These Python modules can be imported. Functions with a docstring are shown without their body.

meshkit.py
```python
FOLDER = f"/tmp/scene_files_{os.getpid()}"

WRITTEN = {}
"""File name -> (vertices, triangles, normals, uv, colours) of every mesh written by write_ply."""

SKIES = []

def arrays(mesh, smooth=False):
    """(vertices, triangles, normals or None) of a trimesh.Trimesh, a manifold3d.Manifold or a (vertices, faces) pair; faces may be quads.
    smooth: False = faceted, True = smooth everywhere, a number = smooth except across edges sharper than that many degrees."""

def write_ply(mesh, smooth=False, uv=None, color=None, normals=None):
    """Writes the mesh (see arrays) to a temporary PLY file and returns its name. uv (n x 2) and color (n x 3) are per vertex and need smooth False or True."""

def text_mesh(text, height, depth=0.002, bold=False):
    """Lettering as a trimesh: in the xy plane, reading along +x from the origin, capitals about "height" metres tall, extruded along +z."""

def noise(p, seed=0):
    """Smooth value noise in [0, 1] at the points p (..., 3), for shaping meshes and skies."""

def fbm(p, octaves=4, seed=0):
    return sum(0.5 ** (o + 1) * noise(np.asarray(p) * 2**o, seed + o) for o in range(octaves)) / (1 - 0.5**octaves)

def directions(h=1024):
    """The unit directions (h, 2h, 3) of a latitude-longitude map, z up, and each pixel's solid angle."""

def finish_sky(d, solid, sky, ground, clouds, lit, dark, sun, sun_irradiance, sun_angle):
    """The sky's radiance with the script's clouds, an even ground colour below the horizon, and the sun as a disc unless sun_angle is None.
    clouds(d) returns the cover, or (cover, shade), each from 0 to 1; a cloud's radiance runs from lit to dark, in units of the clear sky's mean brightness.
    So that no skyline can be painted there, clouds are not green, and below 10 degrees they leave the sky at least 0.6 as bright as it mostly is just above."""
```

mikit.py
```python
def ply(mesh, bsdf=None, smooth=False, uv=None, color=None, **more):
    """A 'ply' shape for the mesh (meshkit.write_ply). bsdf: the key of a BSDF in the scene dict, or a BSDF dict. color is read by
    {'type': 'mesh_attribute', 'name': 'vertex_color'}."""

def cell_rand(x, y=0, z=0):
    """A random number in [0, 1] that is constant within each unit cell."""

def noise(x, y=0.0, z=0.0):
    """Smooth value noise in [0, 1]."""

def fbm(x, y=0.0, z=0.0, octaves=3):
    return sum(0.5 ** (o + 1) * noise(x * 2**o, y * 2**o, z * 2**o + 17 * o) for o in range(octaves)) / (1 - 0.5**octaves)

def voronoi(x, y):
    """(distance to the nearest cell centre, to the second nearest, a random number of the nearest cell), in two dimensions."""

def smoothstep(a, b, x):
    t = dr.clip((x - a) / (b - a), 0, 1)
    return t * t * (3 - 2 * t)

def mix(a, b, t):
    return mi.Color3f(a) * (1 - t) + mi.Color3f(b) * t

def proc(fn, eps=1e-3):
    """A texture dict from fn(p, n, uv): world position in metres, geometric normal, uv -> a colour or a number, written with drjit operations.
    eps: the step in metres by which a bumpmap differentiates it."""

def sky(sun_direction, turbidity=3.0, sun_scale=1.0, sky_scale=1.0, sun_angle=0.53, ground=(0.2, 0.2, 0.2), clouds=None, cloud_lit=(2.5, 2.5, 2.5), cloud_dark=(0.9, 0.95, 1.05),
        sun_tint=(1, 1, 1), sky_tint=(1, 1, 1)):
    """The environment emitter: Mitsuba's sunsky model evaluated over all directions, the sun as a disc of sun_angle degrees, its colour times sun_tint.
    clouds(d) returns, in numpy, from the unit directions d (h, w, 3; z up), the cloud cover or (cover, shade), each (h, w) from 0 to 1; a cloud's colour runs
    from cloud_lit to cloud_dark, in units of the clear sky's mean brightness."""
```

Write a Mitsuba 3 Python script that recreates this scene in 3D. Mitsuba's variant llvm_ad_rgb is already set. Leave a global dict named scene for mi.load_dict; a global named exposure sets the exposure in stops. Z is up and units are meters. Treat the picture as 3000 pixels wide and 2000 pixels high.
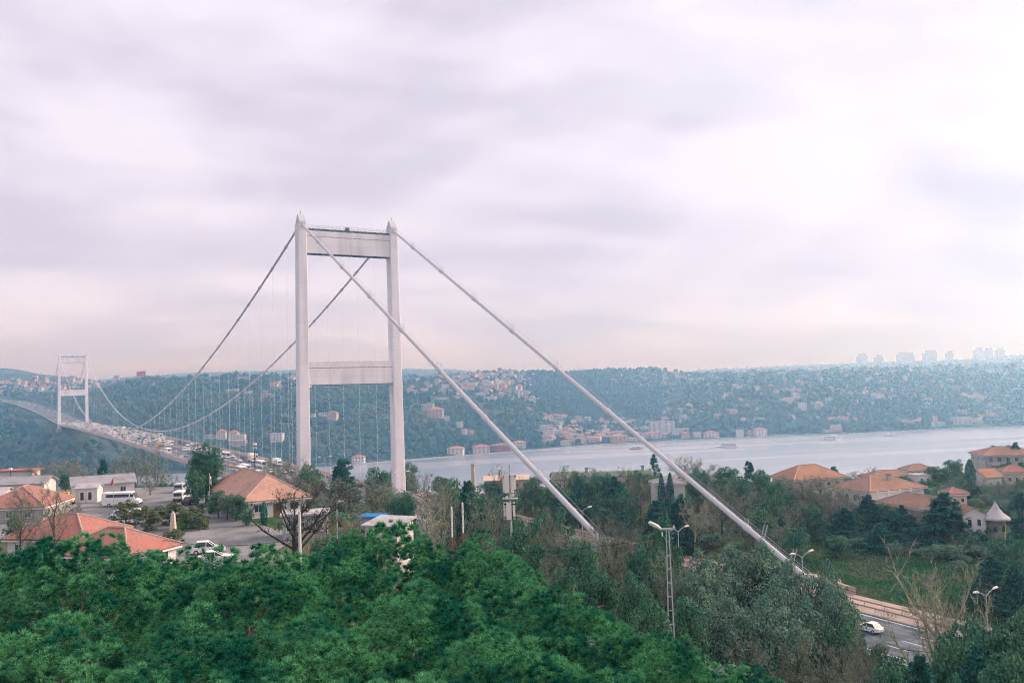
import math
import numpy as np, trimesh, mitsuba as mi, drjit as dr, mikit, meshkit
from scipy.interpolate import RBFInterpolator
from scipy.spatial import Delaunay
T = mi.ScalarTransform4f
scene, labels = {}, {}

# ---------------------------------------------------------------- camera, sky, exposure
EYE = np.array([0.0, 0.0, 106.0])                  # a terrace on the wooded hill above the strait
scene['camera'] = {'type': 'perspective', 'fov': 59.41, 'fov_axis': 'x', 'near_clip': 0.5, 'far_clip': 40000.0,
                   'to_world': T().look_at(origin=[0, 0, 106], target=[0, 99.887, 110.749], up=[0.02869, -0.04747, 0.99846]),
                   'medium': {'type': 'ref', 'id': 'air'}}
exposure = 2.75


def cloud_layer(d):
    """A closed layer of stratocumulus, long soft rolls, thinnest towards the veiled sun in the east."""
    z = np.maximum(d[..., 2], 0.0) + 0.16
    x, y = d[..., 0] / z, d[..., 1] / z
    u, v = x * 0.93 + y * 0.36, y * 0.93 - x * 0.36
    wx = meshkit.fbm(np.stack([u * 0.5, v * 0.5, 0 * u + 3.1], -1), 3, 11) - 0.5
    n1 = meshkit.fbm(np.stack([u * 0.62 + wx * 1.4, v * 1.35 + wx, 0 * u], -1), 5, 3)
    n2 = meshkit.fbm(np.stack([u * 1.7 + wx * 2, v * 3.6, 0 * u + 9], -1), 4, 7)
    az, el = np.arctan2(d[..., 0], d[..., 1]), np.arcsin(np.clip(d[..., 2], -1, 1))
    n3 = meshkit.fbm(np.stack([az * 6 + el * 5 + wx * 3, el * 14 - az * 2.4 + wx * 2, 0 * u + 5], -1), 5, 17)
    n = np.clip((0.28 * n1 + 0.30 * n2 + 0.42 * n3 - 0.5) * 4.4 + 0.5, 0, 1)
    sun = np.array(SUN) / np.linalg.norm(SUN)
    c = np.clip((d * sun).sum(-1), -1, 1)
    glow = np.exp(-(np.arccos(c) / 0.62) ** 2)
    return np.ones_like(n), np.clip(0.46 + 0.62 * n - 0.86 * glow - 0.22 * np.exp(-el / 0.11), 0, 1)


SUN = [0.88, 0.36, 0.50]
scene['sky_light'] = mikit.sky(SUN, turbidity=4, sun_scale=0.58, sky_scale=1.0, sun_angle=24, ground=(0.09, 0.10, 0.10), clouds=cloud_layer,
                               cloud_lit=(2.00, 1.88, 2.06), cloud_dark=(1.26, 1.16, 1.40), sun_tint=(0.98, 0.93, 1.02))
# the air: a thin maritime haze, thicker for blue than for red
scene['air'] = {'type': 'homogeneous', 'albedo': {'type': 'rgb', 'value': [0.96, 0.975, 1.0]}, 'sigma_t': {'type': 'rgb', 'value': [1.4e-4, 2.5e-4, 3.6e-4]},
                'phase': {'type': 'hg', 'g': 0.77}}

# ---------------------------------------------------------------- the lie of the land (metres, sea level 0)
BO, BA, BC = np.array([-57.4, 317.0]), np.array([-0.51121, 0.85946]), np.array([0.85946, 0.51121])   # near bridge tower, bridge axis, across it
DECK = 67.8


def bw(X, Y, z=None):
    """Bridge coordinates (across, along from the near tower) -> world."""
    p = BO + np.multiply.outer(np.asarray(X, float), BC) + np.multiply.outer(np.asarray(Y, float), BA)
    return p if z is None else np.concatenate([p, np.broadcast_to(np.asarray(z, float), p.shape[:-1])[..., None]], -1)


def wb(x, y):
    dx, dy = np.asarray(x) - BO[0], np.asarray(y) - BO[1]
    return dx * BC[0] + dy * BC[1], dx * BA[0] + dy * BA[1]


def road_z(Y):
    return np.interp(Y, [-420, -200, -60, 0, 40], [62.0, 65.4, 67.2, DECK, DECK])


def sstep(a, b, x):
    t = np.clip((np.asarray(x, float) - a) / (b - a), 0, 1)
    return t * t * (3 - 2 * t)


NEAR = [(0, 0, 84), (-40, 0, 86), (35, 0, 80), (0, 40, 85), (-40, 50, 86), (22, 50, 82), (-80, 60, 85), (-110, 0, 88), (-200, 0, 92), (-200, 100, 86), (0, -80, 88), (60, -60, 70), (-100, -150, 92),
        (0, -300, 95), (-300, -300, 100), (300, -300, 80), (-500, 0, 95), (-500, 200, 60), (-480, 400, -8), (-300, 250, 55), (-240, 200, 74), (-260, 420, -8), (14, 70, 82), (10, 92, 80), (4, 117, 76),
        (-100, 110, 85), (-95, 160, 85), (-60, 120, 85), (-50, 150, 85), (-75, 200, 85), (-110, 205, 84), (-35, 128, 85.5), (-20, 100, 87), (-12, 85, 86.5), (-30, 160, 83), (-48, 180, 84), (-140, 130, 85),
        (-90, 235, 76), (-130, 240, 74), (-100, 300, 48), (-150, 320, 30), (-120, 370, 6), (-170, 390, -8), (-60, 230, 76), (-30, 190, 80),
        (130, 215, 73), (110, 190, 71.5), (95, 160, 69), (85, 140, 67), (120, 130, 71), (150, 150, 73), (100, 110, 67), (160, 260, 72), (190, 330, 70), (230, 300, 74), (300, 300, 75), (60, 290, 71), (15, 285, 72),
        (30, 330, 66), (90, 300, 70), (0, 350, 55), (30, 400, 30), (100, 400, 35), (60, 460, -8), (160, 430, 30), (160, 500, -8), (260, 430, 40), (260, 540, -8), (400, 400, 60), (400, 600, -8), (700, 300, 80),
        (700, 650, -8), (500, 0, 80), (250, 100, 84), (900, -300, 90), (-900, -300, 100), (-800, 380, -8), (-800, 150, 60), (1100, 700, -8), (1100, 400, 60)]
NEAR += [(*bw(X, Y), z) for X, Y, z in [(-38, -60, 69), (-40, -130, 71), (-42, -190, 71), (-60, -60, 73), (-62, -120, 79), (-62, -180, 80), (-75, -40, 72), (-17, 30, 48), (17, 30, 46), (0, 70, 14), (0, 110, -8), (-60, 40, 45),
         (60, 40, 45), (-60, 100, -8), (60, 110, -8), (38, -60, 69), (40, -120, 69), (36, -185, 66.5), (52, -185, 68.3), (60, -140, 70), (34, -250, 64.5), (60, -250, 67), (-36, -250, 70), (-55, -250, 76), (-36, -320, 70),
         (36, -320, 66), (-20, 0, 62), (20, 0, 62), (0, -380, 63), (-40, -400, 74), (40, -400, 68)]]
_rbf = RBFInterpolator(np.array(NEAR)[:, :2], np.array(NEAR)[:, 2], kernel='linear', smoothing=1.5)


def near_z(x, y):
    """Ground of the near shore."""
    x, y = np.asarray(x, float), np.asarray(y, float)
    p = np.stack([x.ravel(), y.ravel()], 1)
    z = np.concatenate([_rbf(q) for q in np.array_split(p, max(1, len(p) // 20000))]).reshape(x.shape)
    z = z + (meshkit.fbm(np.stack([x * 0.06, y * 0.06, 0 * x], -1), 3, 5) - 0.5) * 1.1
    X, Y = wb(x, y)
    lot = sstep(0, 7, np.minimum.reduce([x + 112, -56 - X, y - 104, 212 - y]))
    z = z * (1 - lot) + 84.9 * lot
    m = (1 - sstep(24, 33, np.abs(X))) * (1 - sstep(-14, -4, Y))
    z = z * (1 - m) + (road_z(Y) - 0.35) * m
    return z


# the far shore: per direction (x/y) the distance of the waterline and (metres inland, height)
FAR = [(-0.95, 1120, [(0, 0), (60, 40), (350, 80), (1000, 110), (1500, 150), (2400, 240), (3500, 190), (5000, 200), (9000, 150)]),
       (-0.72, 1140, [(0, 0), (60, 45), (350, 80), (1000, 110), (1500, 145), (2350, 245), (3300, 180), (5000, 200), (9000, 150)]),
       (-0.57, 1175, [(0, 0), (55, 48), (320, 70), (800, 92), (1200, 134), (1500, 150), (2300, 224), (3300, 150), (4800, 165), (9000, 120)]),
       (-0.49, 1165, [(0, 0), (55, 58), (130, 64), (330, 74), (830, 100), (1300, 134), (1530, 150), (2130, 176), (3300, 150), (4800, 200), (9000, 120)]),
       (-0.41, 1195, [(0, 0), (60, 20), (200, 60), (500, 114), (700, 133), (1100, 120), (1600, 147), (2100, 130), (4800, 238), (9000, 120)]),
       (-0.323, 1213, [(0, 0), (45, 10), (115, 24), (290, 70), (540, 114), (740, 135), (1200, 124), (4800, 246), (9000, 120)]),
       (-0.24, 1235, [(0, 0), (60, 20), (260, 70), (510, 108), (715, 131), (1160, 120), (4770, 244), (9000, 120)]),
       (-0.171, 1262, [(0, 0), (35, 8), (240, 60), (540, 107), (790, 126), (1330, 124), (4740, 238), (9000, 120)]),
       (-0.076, 1345, [(0, 0), (35, 5), (210, 52), (455, 88), (855, 112), (1255, 133), (1850, 100), (4660, 222), (9000, 120)]),
       (-0.008, 1405, [(0, 0), (35, 4), (190, 45), (440, 82), (790, 108), (1190, 137), (1900, 100), (4600, 176), (9000, 110)]),
       (0.03, 1440, [(0, 0), (40, 3), (250, 20), (550, 44), (800, 66), (1050, 104), (1350, 136), (1850, 105), (4560, 150), (9000, 110)]),
       (0.095, 1512, [(0, 0), (45, 2), (290, 8), (590, 25), (790, 38), (1090, 80), (1480, 128), (1680, 141), (2300, 120), (4500, 140), (9000, 110)]),
       (0.152, 1538, [(0, 0), (40, 2), (260, 6), (560, 20), (860, 38), (1260, 86), (1660, 139), (2260, 120), (4460, 140), (9000, 120)]),
       (0.217, 1568, [(0, 0), (30, 3), (180, 22), (430, 50), (930, 90), (1430, 110), (1780, 119), (2500, 120), (5000, 170), (9000, 140)]),
       (0.293, 1612, [(0, 0), (30, 3), (190, 30), (490, 65), (990, 94), (1790, 119), (2900, 120), (5400, 186), (9000, 150)]),
       (0.375, 1606, [(0, 0), (35, 3), (195, 28), (495, 60), (995, 92), (1800, 121), (3000, 130), (5400, 192), (9000, 150)]),
       (0.49, 1663, [(0, 0), (35, 4), (240, 28), (640, 62), (1240, 94), (1940, 123), (3340, 140), (5350, 197), (9000, 200)]),
       (0.57, 1668, [(0, 0), (35, 4), (240, 30), (640, 66), (1240, 98), (1940, 128), (3340, 155), (6350, 244), (9000, 200)]),
       (0.95, 1720, [(0, 0), (35, 4), (240, 30), (640, 66), (1240, 105), (1940, 145), (3340, 170), (6350, 240), (9000, 200)])]
MOTOR = np.array([[*bw(0, Y), DECK + h] for Y, h in ((1096, 0), (1180, 1), (1270, 2.5), (1380, 5), (1500, 9), (1640, 14.5), (1800, 22), (1960, 31), (2100, 38))])
MOTOR[4:, :2] += [[-4, 0], [-12, 0], [-30, 6], [-60, 10], [-110, 10]]
_U = np.concatenate([[-400, -30], np.linspace(0, 3000, 151), np.linspace(3100, 9000, 60)])
_FT = np.array([f[0] for f in FAR])
_FS = np.array([f[1] for f in FAR], float)
_FZ = np.array([np.where(_U < 0, -6, np.interp(_U, *zip(*f[2]))) for f in FAR])


def far_z(x, y):
    """Ground of the far shore and of the hills behind it."""
    x, y = np.asarray(x, float), np.maximum(np.asarray(y, float), 1.0)
    t = np.clip(x / y, -0.95, 0.95)
    u = y - np.interp(t, _FT, _FS)
    i = np.clip(np.searchsorted(_FT, t) - 1, 0, len(_FT) - 2)
    w = sstep(0, 1, (t - _FT[i]) / (_FT[i + 1] - _FT[i])) * 0.5 + 0.5 * (t - _FT[i]) / (_FT[i + 1] - _FT[i])
    j = np.clip(np.searchsorted(_U, u) - 1, 0, len(_U) - 2)
    s = np.clip((u - _U[j]) / (_U[j + 1] - _U[j]), 0, 1)
    a = _FZ[i, j] * (1 - s) + _FZ[i, j + 1] * s
    b = _FZ[i + 1, j] * (1 - s) + _FZ[i + 1, j + 1] * s
    z = a * (1 - w) + b * w
    n = meshkit.fbm(np.stack([x * 0.0042, y * 0.0042, 0 * x], -1), 4, 21) - 0.5
    z = z + n * np.clip(u / 250, 0, 1) * 16
    k, dist = np.zeros_like(x), np.full(x.shape, 1e9)                      # the motorway's cutting
    for j in range(len(MOTOR) - 1):
        a, d = MOTOR[j, :2], MOTOR[j + 1, :2] - MOTOR[j, :2]
        s = np.clip(((x - a[0]) * d[0] + (y - a[1]) * d[1]) / (d @ d), 0, 1)
        q = np.hypot(x - a[0] - s * d[0], y - a[1] - s * d[1])
        k, dist = np.where(q < dist, MOTOR[j, 2] * (1 - s) + MOTOR[j + 1, 2] * s, k), np.minimum(q, dist)
    return np.minimum(z, k - 2.2 + np.maximum(dist - 34, 0) * 0.45)


# ---------------------------------------------------------------- helpers
def rng(seed):
    return np.random.default_rng(seed)


def join(*ms):
    v, f, n = [], [], 0
    for m in ms:
        if m is None or len(m[0]) == 0:
            continue
        v.append(m[0]); f.append(m[1] + n); n += len(m[0])
    return np.vstack(v), np.vstack(f)


_BV = np.array([[x, y, z] for z in (-.5, .5) for y in (-.5, .5) for x in (-.5, .5)])
_BF = np.array([[0, 2, 3], [0, 3, 1], [4, 5, 7], [4, 7, 6], [0, 1, 5], [0, 5, 4], [2, 6, 7], [2, 7, 3], [0, 4, 6], [0, 6, 2], [1, 3, 7], [1, 7, 5]])


def box(c, s, rz=0.0):
    v = _BV * np.asarray(s, float)
    return rotz(v, rz) + np.asarray(c, float), _BF.copy()


def rotz(v, a):
    c, s = math.cos(a), math.sin(a)
    return np.stack([v[:, 0] * c - v[:, 1] * s, v[:, 0] * s + v[:, 1] * c, v[:, 2]], 1)


def put(m, loc=(0, 0, 0), rz=0.0, s=1.0):
    return rotz(m[0] * s, rz) + np.asarray(loc, float), m[1]


def tube(pts, rad, n=6, cap=True):
    """A round bar along a polyline."""
    p = np.asarray(pts, float)
    r = np.broadcast_to(np.asarray(rad, float), (len(p),))
    t = np.gradient(p, axis=0)
    t /= np.linalg.norm(t, axis=1, keepdims=True) + 1e-12
    a = np.cross(t, np.where(np.abs(t[:, 2:]) < 0.9, [[0, 0, 1.0]], [[1.0, 0, 0]]))
    a /= np.linalg.norm(a, axis=1, keepdims=True) + 1e-12
    b = np.cross(t, a)
    g = np.arange(n) * 2 * np.pi / n
    v = p[:, None] + r[:, None, None] * (np.cos(g)[None, :, None] * a[:, None] + np.sin(g)[None, :, None] * b[:, None])
    i, j = np.meshgrid(np.arange(len(p) - 1), np.arange(n), indexing='ij')
    i, j = i.ravel(), j.ravel()
    q = np.stack([i * n + j, i * n + (j + 1) % n, (i + 1) * n + (j + 1) % n, (i + 1) * n + j], 1)
    f = np.vstack([q[:, [0, 2, 1]], q[:, [0, 3, 2]]])
    v = v.reshape(-1, 3)
    if cap:
        k = len(v)
        v = np.vstack([v, p[:1], p[-1:]])
        e = np.arange(n)
        f = np.vstack([f, np.stack([e, (e + 1) % n, 0 * e + k], 1), np.stack([(len(p) - 1) * n + (e + 1) % n, (len(p) - 1) * n + e, 0 * e + k + 1], 1)])
    return v, f


def loft(rings):
    """Closed surface through rings of equal length, ends capped by fans."""
    R = np.asarray(rings, float)
    m, n = R.shape[:2]
    i, j = np.meshgrid(np.arange(m - 1), np.arange(n), indexing='ij')
    i, j = i.ravel(), j.ravel()
    q = np.stack([i * n + j, i * n + (j + 1) % n, (i + 1) * n + (j + 1) % n, (i + 1) * n + j], 1)
    v = np.vstack([R.reshape(-1, 3), R[0].mean(0)[None], R[-1].mean(0)[None]])
    e, k = np.arange(n), m * n
    f = np.vstack([q[:, [0, 1, 2]], q[:, [0, 2, 3]], np.stack([(e + 1) % n, e, 0 * e + k], 1), np.stack([(m - 1) * n + e, (m - 1) * n + (e + 1) % n, 0 * e + k + 1], 1)])
    return v, f


def prism(poly, z0, z1):
    """An upright prism over a plan polygon (convex or mildly concave), counter-clockwise."""
    p = np.asarray(poly, float)
    return loft([np.c_[p, np.full(len(p), z0)], np.c_[p, np.full(len(p), z1)]])


def strip(left, right, closed=False):
    """A ribbon between two polylines."""
    l, r = np.asarray(left, float), np.asarray(right, float)
    n = len(l)
    i = np.arange(n - 1)
    f = np.vstack([np.stack([i, i + n, i + n + 1], 1), np.stack([i, i + n + 1, i + 1], 1)])
    return np.vstack([l, r]), f


def grid_mesh(xs, ys, fn):
    X, Y = np.meshgrid(xs, ys)
    Z = fn(X, Y)
    n, m = len(xs), len(ys)
    i, j = np.meshgrid(np.arange(m - 1), np.arange(n - 1), indexing='ij')
    a = (i * n + j).ravel()
    return np.stack([X.ravel(), Y.ravel(), Z.ravel()], 1), np.vstack([np.stack([a, a + 1, a + n + 1], 1), np.stack([a, a + n + 1, a + n], 1)])


_used = {}


def numbered(name):
    """name, name_001, name_002 ... (for a part: within its holder)."""
    k = _used.get(name, 0)
    _used[name] = k + 1
    return name if k == 0 else f'{name}_{k:03d}'


def thing(name, label, cat, group=None):
    key = numbered(name)
    labels[key] = {'label': label, 'category': cat}
    if group:
        labels[key]['group'] = group
    return key


def part(holder, name, m, mat, smooth=False, label=None, kind=None):
    key = numbered(f'{holder}__{name}')
    scene[key] = mikit.ply(m, mat, smooth)
    if label or kind:
        labels[key] = {**({'label': label} if label else {}), **({'kind': kind} if kind else {})}
    return key


def single(name, m, mat, label, cat, smooth=False, group=None):
    key = thing(name, label, cat, group)
    scene[key] = mikit.ply(m, mat, smooth)
    return key


def struct(name, m, mat, smooth=False, kind='structure', label=None):
    key = numbered(name)
    scene[key] = mikit.ply(m, mat, smooth)
    labels[key] = {'kind': kind}
    if label:
        labels[key]['label'] = label
    return key


def model(name, **parts):
    """A kind of which copies are set out: name -> {part: (mesh, material, smooth)}."""
    scene[name] = {'type': 'shapegroup', **{k: mikit.ply(m[0], m[1], m[2] if len(m) > 2 else False) for k, m in parts.items()}}
    return name


def copy_of(group, key, loc, rz=0.0, s=1.0):
    s3 = (s, s, s) if np.isscalar(s) else s
    scene[key] = {'type': 'instance', 'group': {'type': 'ref', 'id': group},
                  'to_world': T().translate([float(v) for v in loc]).rotate([0, 0, 1], math.degrees(rz)).scale([float(v) for v in s3])}


def ordinal(k):
    return f"{k}{'th' if 10 <= k % 100 <= 20 else {1: 'st', 2: 'nd', 3: 'rd'}.get(k % 10, 'th')}"


_roll = []


def copies(group, name, loc, rz, s, label, cat, grp):
    """A copy that is told apart by its place in the row of its kind (labels are finished by call_the_roll)."""
    key = numbered(name)
    copy_of(group, key, loc, rz, s)
    labels[key] = {'label': label, 'category': cat, 'group': grp}
    _roll.append((label, loc[0] / max(loc[1], 1.0), key))


def call_the_roll():
    by = {}
    for label, t, key in _roll:
        by.setdefault(label, []).append((t, key))
    for label, row in by.items():
        row.sort()
        for i, (_, key) in enumerate(row):
            if len(row) > 1:
                labels[key]['label'] = f"{label}, " + ('leftmost' if i == 0 else 'rightmost' if i == len(row) - 1 else f'{ordinal(i + 1)} from left')


# ---------------------------------------------------------------- materials
def mat(key, col, rough=0.8, spec=0.3, **kw):
    scene[key] = {'type': 'twosided', 'bsdf': {'type': 'principled', 'base_color': col if isinstance(col, dict) else {'type': 'rgb', 'value': list(col)}, 'roughness': rough, 'specular': spec, **kw}}
    return key


def matte(key, col):
    scene[key] = {'type': 'twosided', 'bsdf': {'type': 'diffuse', 'reflectance': col if isinstance(col, dict) else {'type': 'rgb', 'value': list(col)}}}
    return key


def mottled(a, b, s, s2=None, lo=0.3, hi=0.7):
    """Two tones of one thing mixed by noise at scale s (metres)."""
    def fn(p, n, uv):
        t = mikit.fbm(p.x / s, p.y / s, p.z / (s2 or s), 3)
        return mikit.mix(a, b, mikit.smoothstep(lo, hi, t))
    return mikit.proc(fn)

matte('needles', mottled((0.018, 0.160, 0.100), (0.125, 0.380, 0.180), 0.8, None, 0.36, 0.62))
matte('needles_dark', mottled((0.010, 0.060, 0.038), (0.022, 0.105, 0.05), 0.9))
matte('leaf_green', mottled((0.050, 0.165, 0.108), (0.120, 0.245, 0.145), 2.0))
matte('leaf_olive', mottled((0.105, 0.215, 0.165), (0.205, 0.315, 0.230), 1.6))
matte('leaf_dark', mottled((0.024, 0.130, 0.090), (0.075, 0.195, 0.120), 1.6))
matte('leaf_cedar', mottled((0.014, 0.120, 0.104), (0.050, 0.175, 0.135), 1.8))
matte('leaf_juniper', mottled((0.085, 0.135, 0.075), (0.170, 0.200, 0.110), 1.3))
matte('twig', mottled((0.165, 0.190, 0.152), (0.265, 0.285, 0.230), 2.5))
matte('twig_pale', mottled((0.30, 0.30, 0.215), (0.42, 0.41, 0.305), 2.0))
matte('bark', mottled((0.055, 0.045, 0.036), (0.115, 0.095, 0.078), 0.5, 1.6))
matte('bark_dark', (0.062, 0.064, 0.058))
matte('bark_pine', mottled((0.13, 0.115, 0.095), (0.22, 0.19, 0.16), 0.3, 1.0))
matte('wood_far_green', mottled((0.006, 0.072, 0.064), (0.026, 0.094, 0.072), 22.0))
matte('wood_far_bare', mottled((0.030, 0.092, 0.078), (0.062, 0.108, 0.086), 22.0))
matte('wood_far_dark', (0.004, 0.060, 0.062))


def _near_ground(p, n, uv):
    t = mikit.fbm(p.x / 7, p.y / 7, p.z / 7, 4)
    g = mikit.mix((0.028, 0.085, 0.040), (0.065, 0.115, 0.055), mikit.smoothstep(0.35, 0.65, mikit.noise(p.x / 1.7, p.y / 1.7)))
    return mikit.mix((0.105, 0.115, 0.075), g, mikit.smoothstep(0.38, 0.52, t))


def _far_ground(p, n, uv):
    t = mikit.fbm(p.x / 90, p.y / 90, p.z / 60, 4)
    s = mikit.noise(p.x / 9, p.y / 9, p.z / 5)
    c = mikit.mix((0.012, 0.065, 0.058), (0.060, 0.098, 0.076), mikit.smoothstep(0.36, 0.66, t))
    return c * (0.65 + 0.7 * s)


def _asphalt(p, n, uv):
    t = mikit.fbm(p.x / 3, p.y / 3, 0.0, 4)
    X = (p.x - BO[0]) * BC[0] + (p.y - BO[1]) * BC[1]                   # tyres polish two tracks in every lane
    track = dr.abs(dr.sin((X + 0.4) * math.pi / 1.9))
    return mikit.mix((0.105, 0.130, 0.150), (0.185, 0.215, 0.240), mikit.smoothstep(0.3, 0.7, t)) * (0.85 + 0.3 * mikit.noise(p.x * 6, p.y * 6)) * (0.80 + 0.24 * track)


def _lot(p, n, uv):
    t = mikit.fbm(p.x / 5, p.y / 5, 0.0, 4)
    return mikit.mix((0.165, 0.172, 0.180), (0.265, 0.272, 0.280), mikit.smoothstep(0.3, 0.7, t)) * (0.88 + 0.24 * mikit.noise(p.x * 4, p.y * 4))


def _tan(p, n, uv):
    t = mikit.fbm(p.x / 2.5, p.y / 2.5, 0.0, 4)
    return mikit.mix((0.36, 0.29, 0.24), (0.52, 0.43, 0.37), t)


def _tiles(tone, dark):
    def fn(p, n, uv):
        rows = dr.abs(dr.sin(uv.y * math.pi / 0.36)) ** 0.5          # courses of pantiles
        cols = dr.abs(dr.sin(uv.x * math.pi / 0.30))
        r = mikit.cell_rand(dr.floor(uv.x / 0.30), dr.floor(uv.y / 0.36))
        w = mikit.fbm(p.x / 2.6, p.y / 2.6, p.z / 2.6, 4)
        q = mikit.smoothstep(0.56, 0.70, mikit.fbm(p.x / 1.1 + 9, p.y / 1.1, p.z / 1.1, 3))   # lichen and replaced tiles
        return mikit.mix(mikit.mix(dark, tone, mikit.smoothstep(0.34, 0.60, w * 0.72 + r * 0.28)), (0.30, 0.27, 0.24), q * 0.55) * (0.62 + 0.26 * rows + 0.16 * cols)
    return mikit.proc(fn)


def _stained(tone, dark, s=2.0):
    def fn(p, n, uv):
        t = mikit.fbm(p.x / s, p.y / s, p.z / (s * 2.5), 4)
        return mikit.mix(dark, tone, mikit.smoothstep(0.30, 0.55, t))
    return mikit.proc(fn)


def _stone(p, n, uv):
    y = p.z / 0.45
    x = (p.x + p.y) / 0.8 + 0.5 * (dr.floor(y) - 2 * dr.floor(dr.floor(y) / 2))
    r = mikit.cell_rand(dr.floor(x), dr.floor(y))
    fx, fy = x - dr.floor(x), y - dr.floor(y)
    j = dr.select((fx < 0.08) | (fy < 0.12), 0.72, 1.0)
    return mikit.mix((0.21, 0.20, 0.175), (0.37, 0.345, 0.30), r) * j


def _steel(p, n, uv):
    t = mikit.fbm(p.x / 2.2, p.y / 2.2, p.z / 26, 4)                     # streaks of run-off and plates of slightly different paint
    r = mikit.cell_rand(dr.floor(p.z / 4.6), dr.floor(((p.x - BO[0]) * BC[0] + (p.y - BO[1]) * BC[1]) / 5.2))
    fz = p.z / 4.6 - dr.floor(p.z / 4.6)
    return mikit.mix((0.70, 0.68, 0.73), (0.85, 0.82, 0.87), mikit.smoothstep(0.28, 0.62, t)) * (0.955 + 0.06 * r) * dr.select(fz < 0.022, 0.84, 1.0)


matte('soil_near', mikit.proc(_near_ground))
matte('soil_far', mikit.proc(_far_ground))
matte('asphalt', mikit.proc(_asphalt))
matte('lot_paving', mikit.proc(_lot))
matte('tan_paving', mikit.proc(_tan))
matte('roof_red', _tiles((0.47, 0.200, 0.172), (0.34, 0.185, 0.165)))
matte('roof_salmon', _tiles((0.58, 0.345, 0.265), (0.44, 0.285, 0.230)))
matte('roof_orange', _tiles((0.47, 0.255, 0.175), (0.34, 0.210, 0.160)))
matte('roof_brown', _tiles((0.40, 0.235, 0.175), (0.29, 0.195, 0.155)))
matte('roof_grey', _stained((0.33, 0.33, 0.36), (0.25, 0.25, 0.28), 1.5))
matte('roof_green', _stained((0.165, 0.205, 0.165), (0.12, 0.16, 0.125), 2.0))
matte('roof_white', _stained((0.50, 0.49, 0.51), (0.38, 0.375, 0.39), 1.2))
matte('wall_white', _stained((0.70, 0.67, 0.66), (0.60, 0.58, 0.56), 4.0))
matte('wall_cream', _stained((0.60, 0.51, 0.43), (0.50, 0.43, 0.37), 4.0))
matte('wall_grey', _stained((0.42, 0.42, 0.42), (0.33, 0.33, 0.33), 1.5))
matte('wall_stone', mikit.proc(_stone))
matte('steel_grey', mikit.proc(_steel))
matte('cable_grey', (0.60, 0.60, 0.64))
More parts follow.
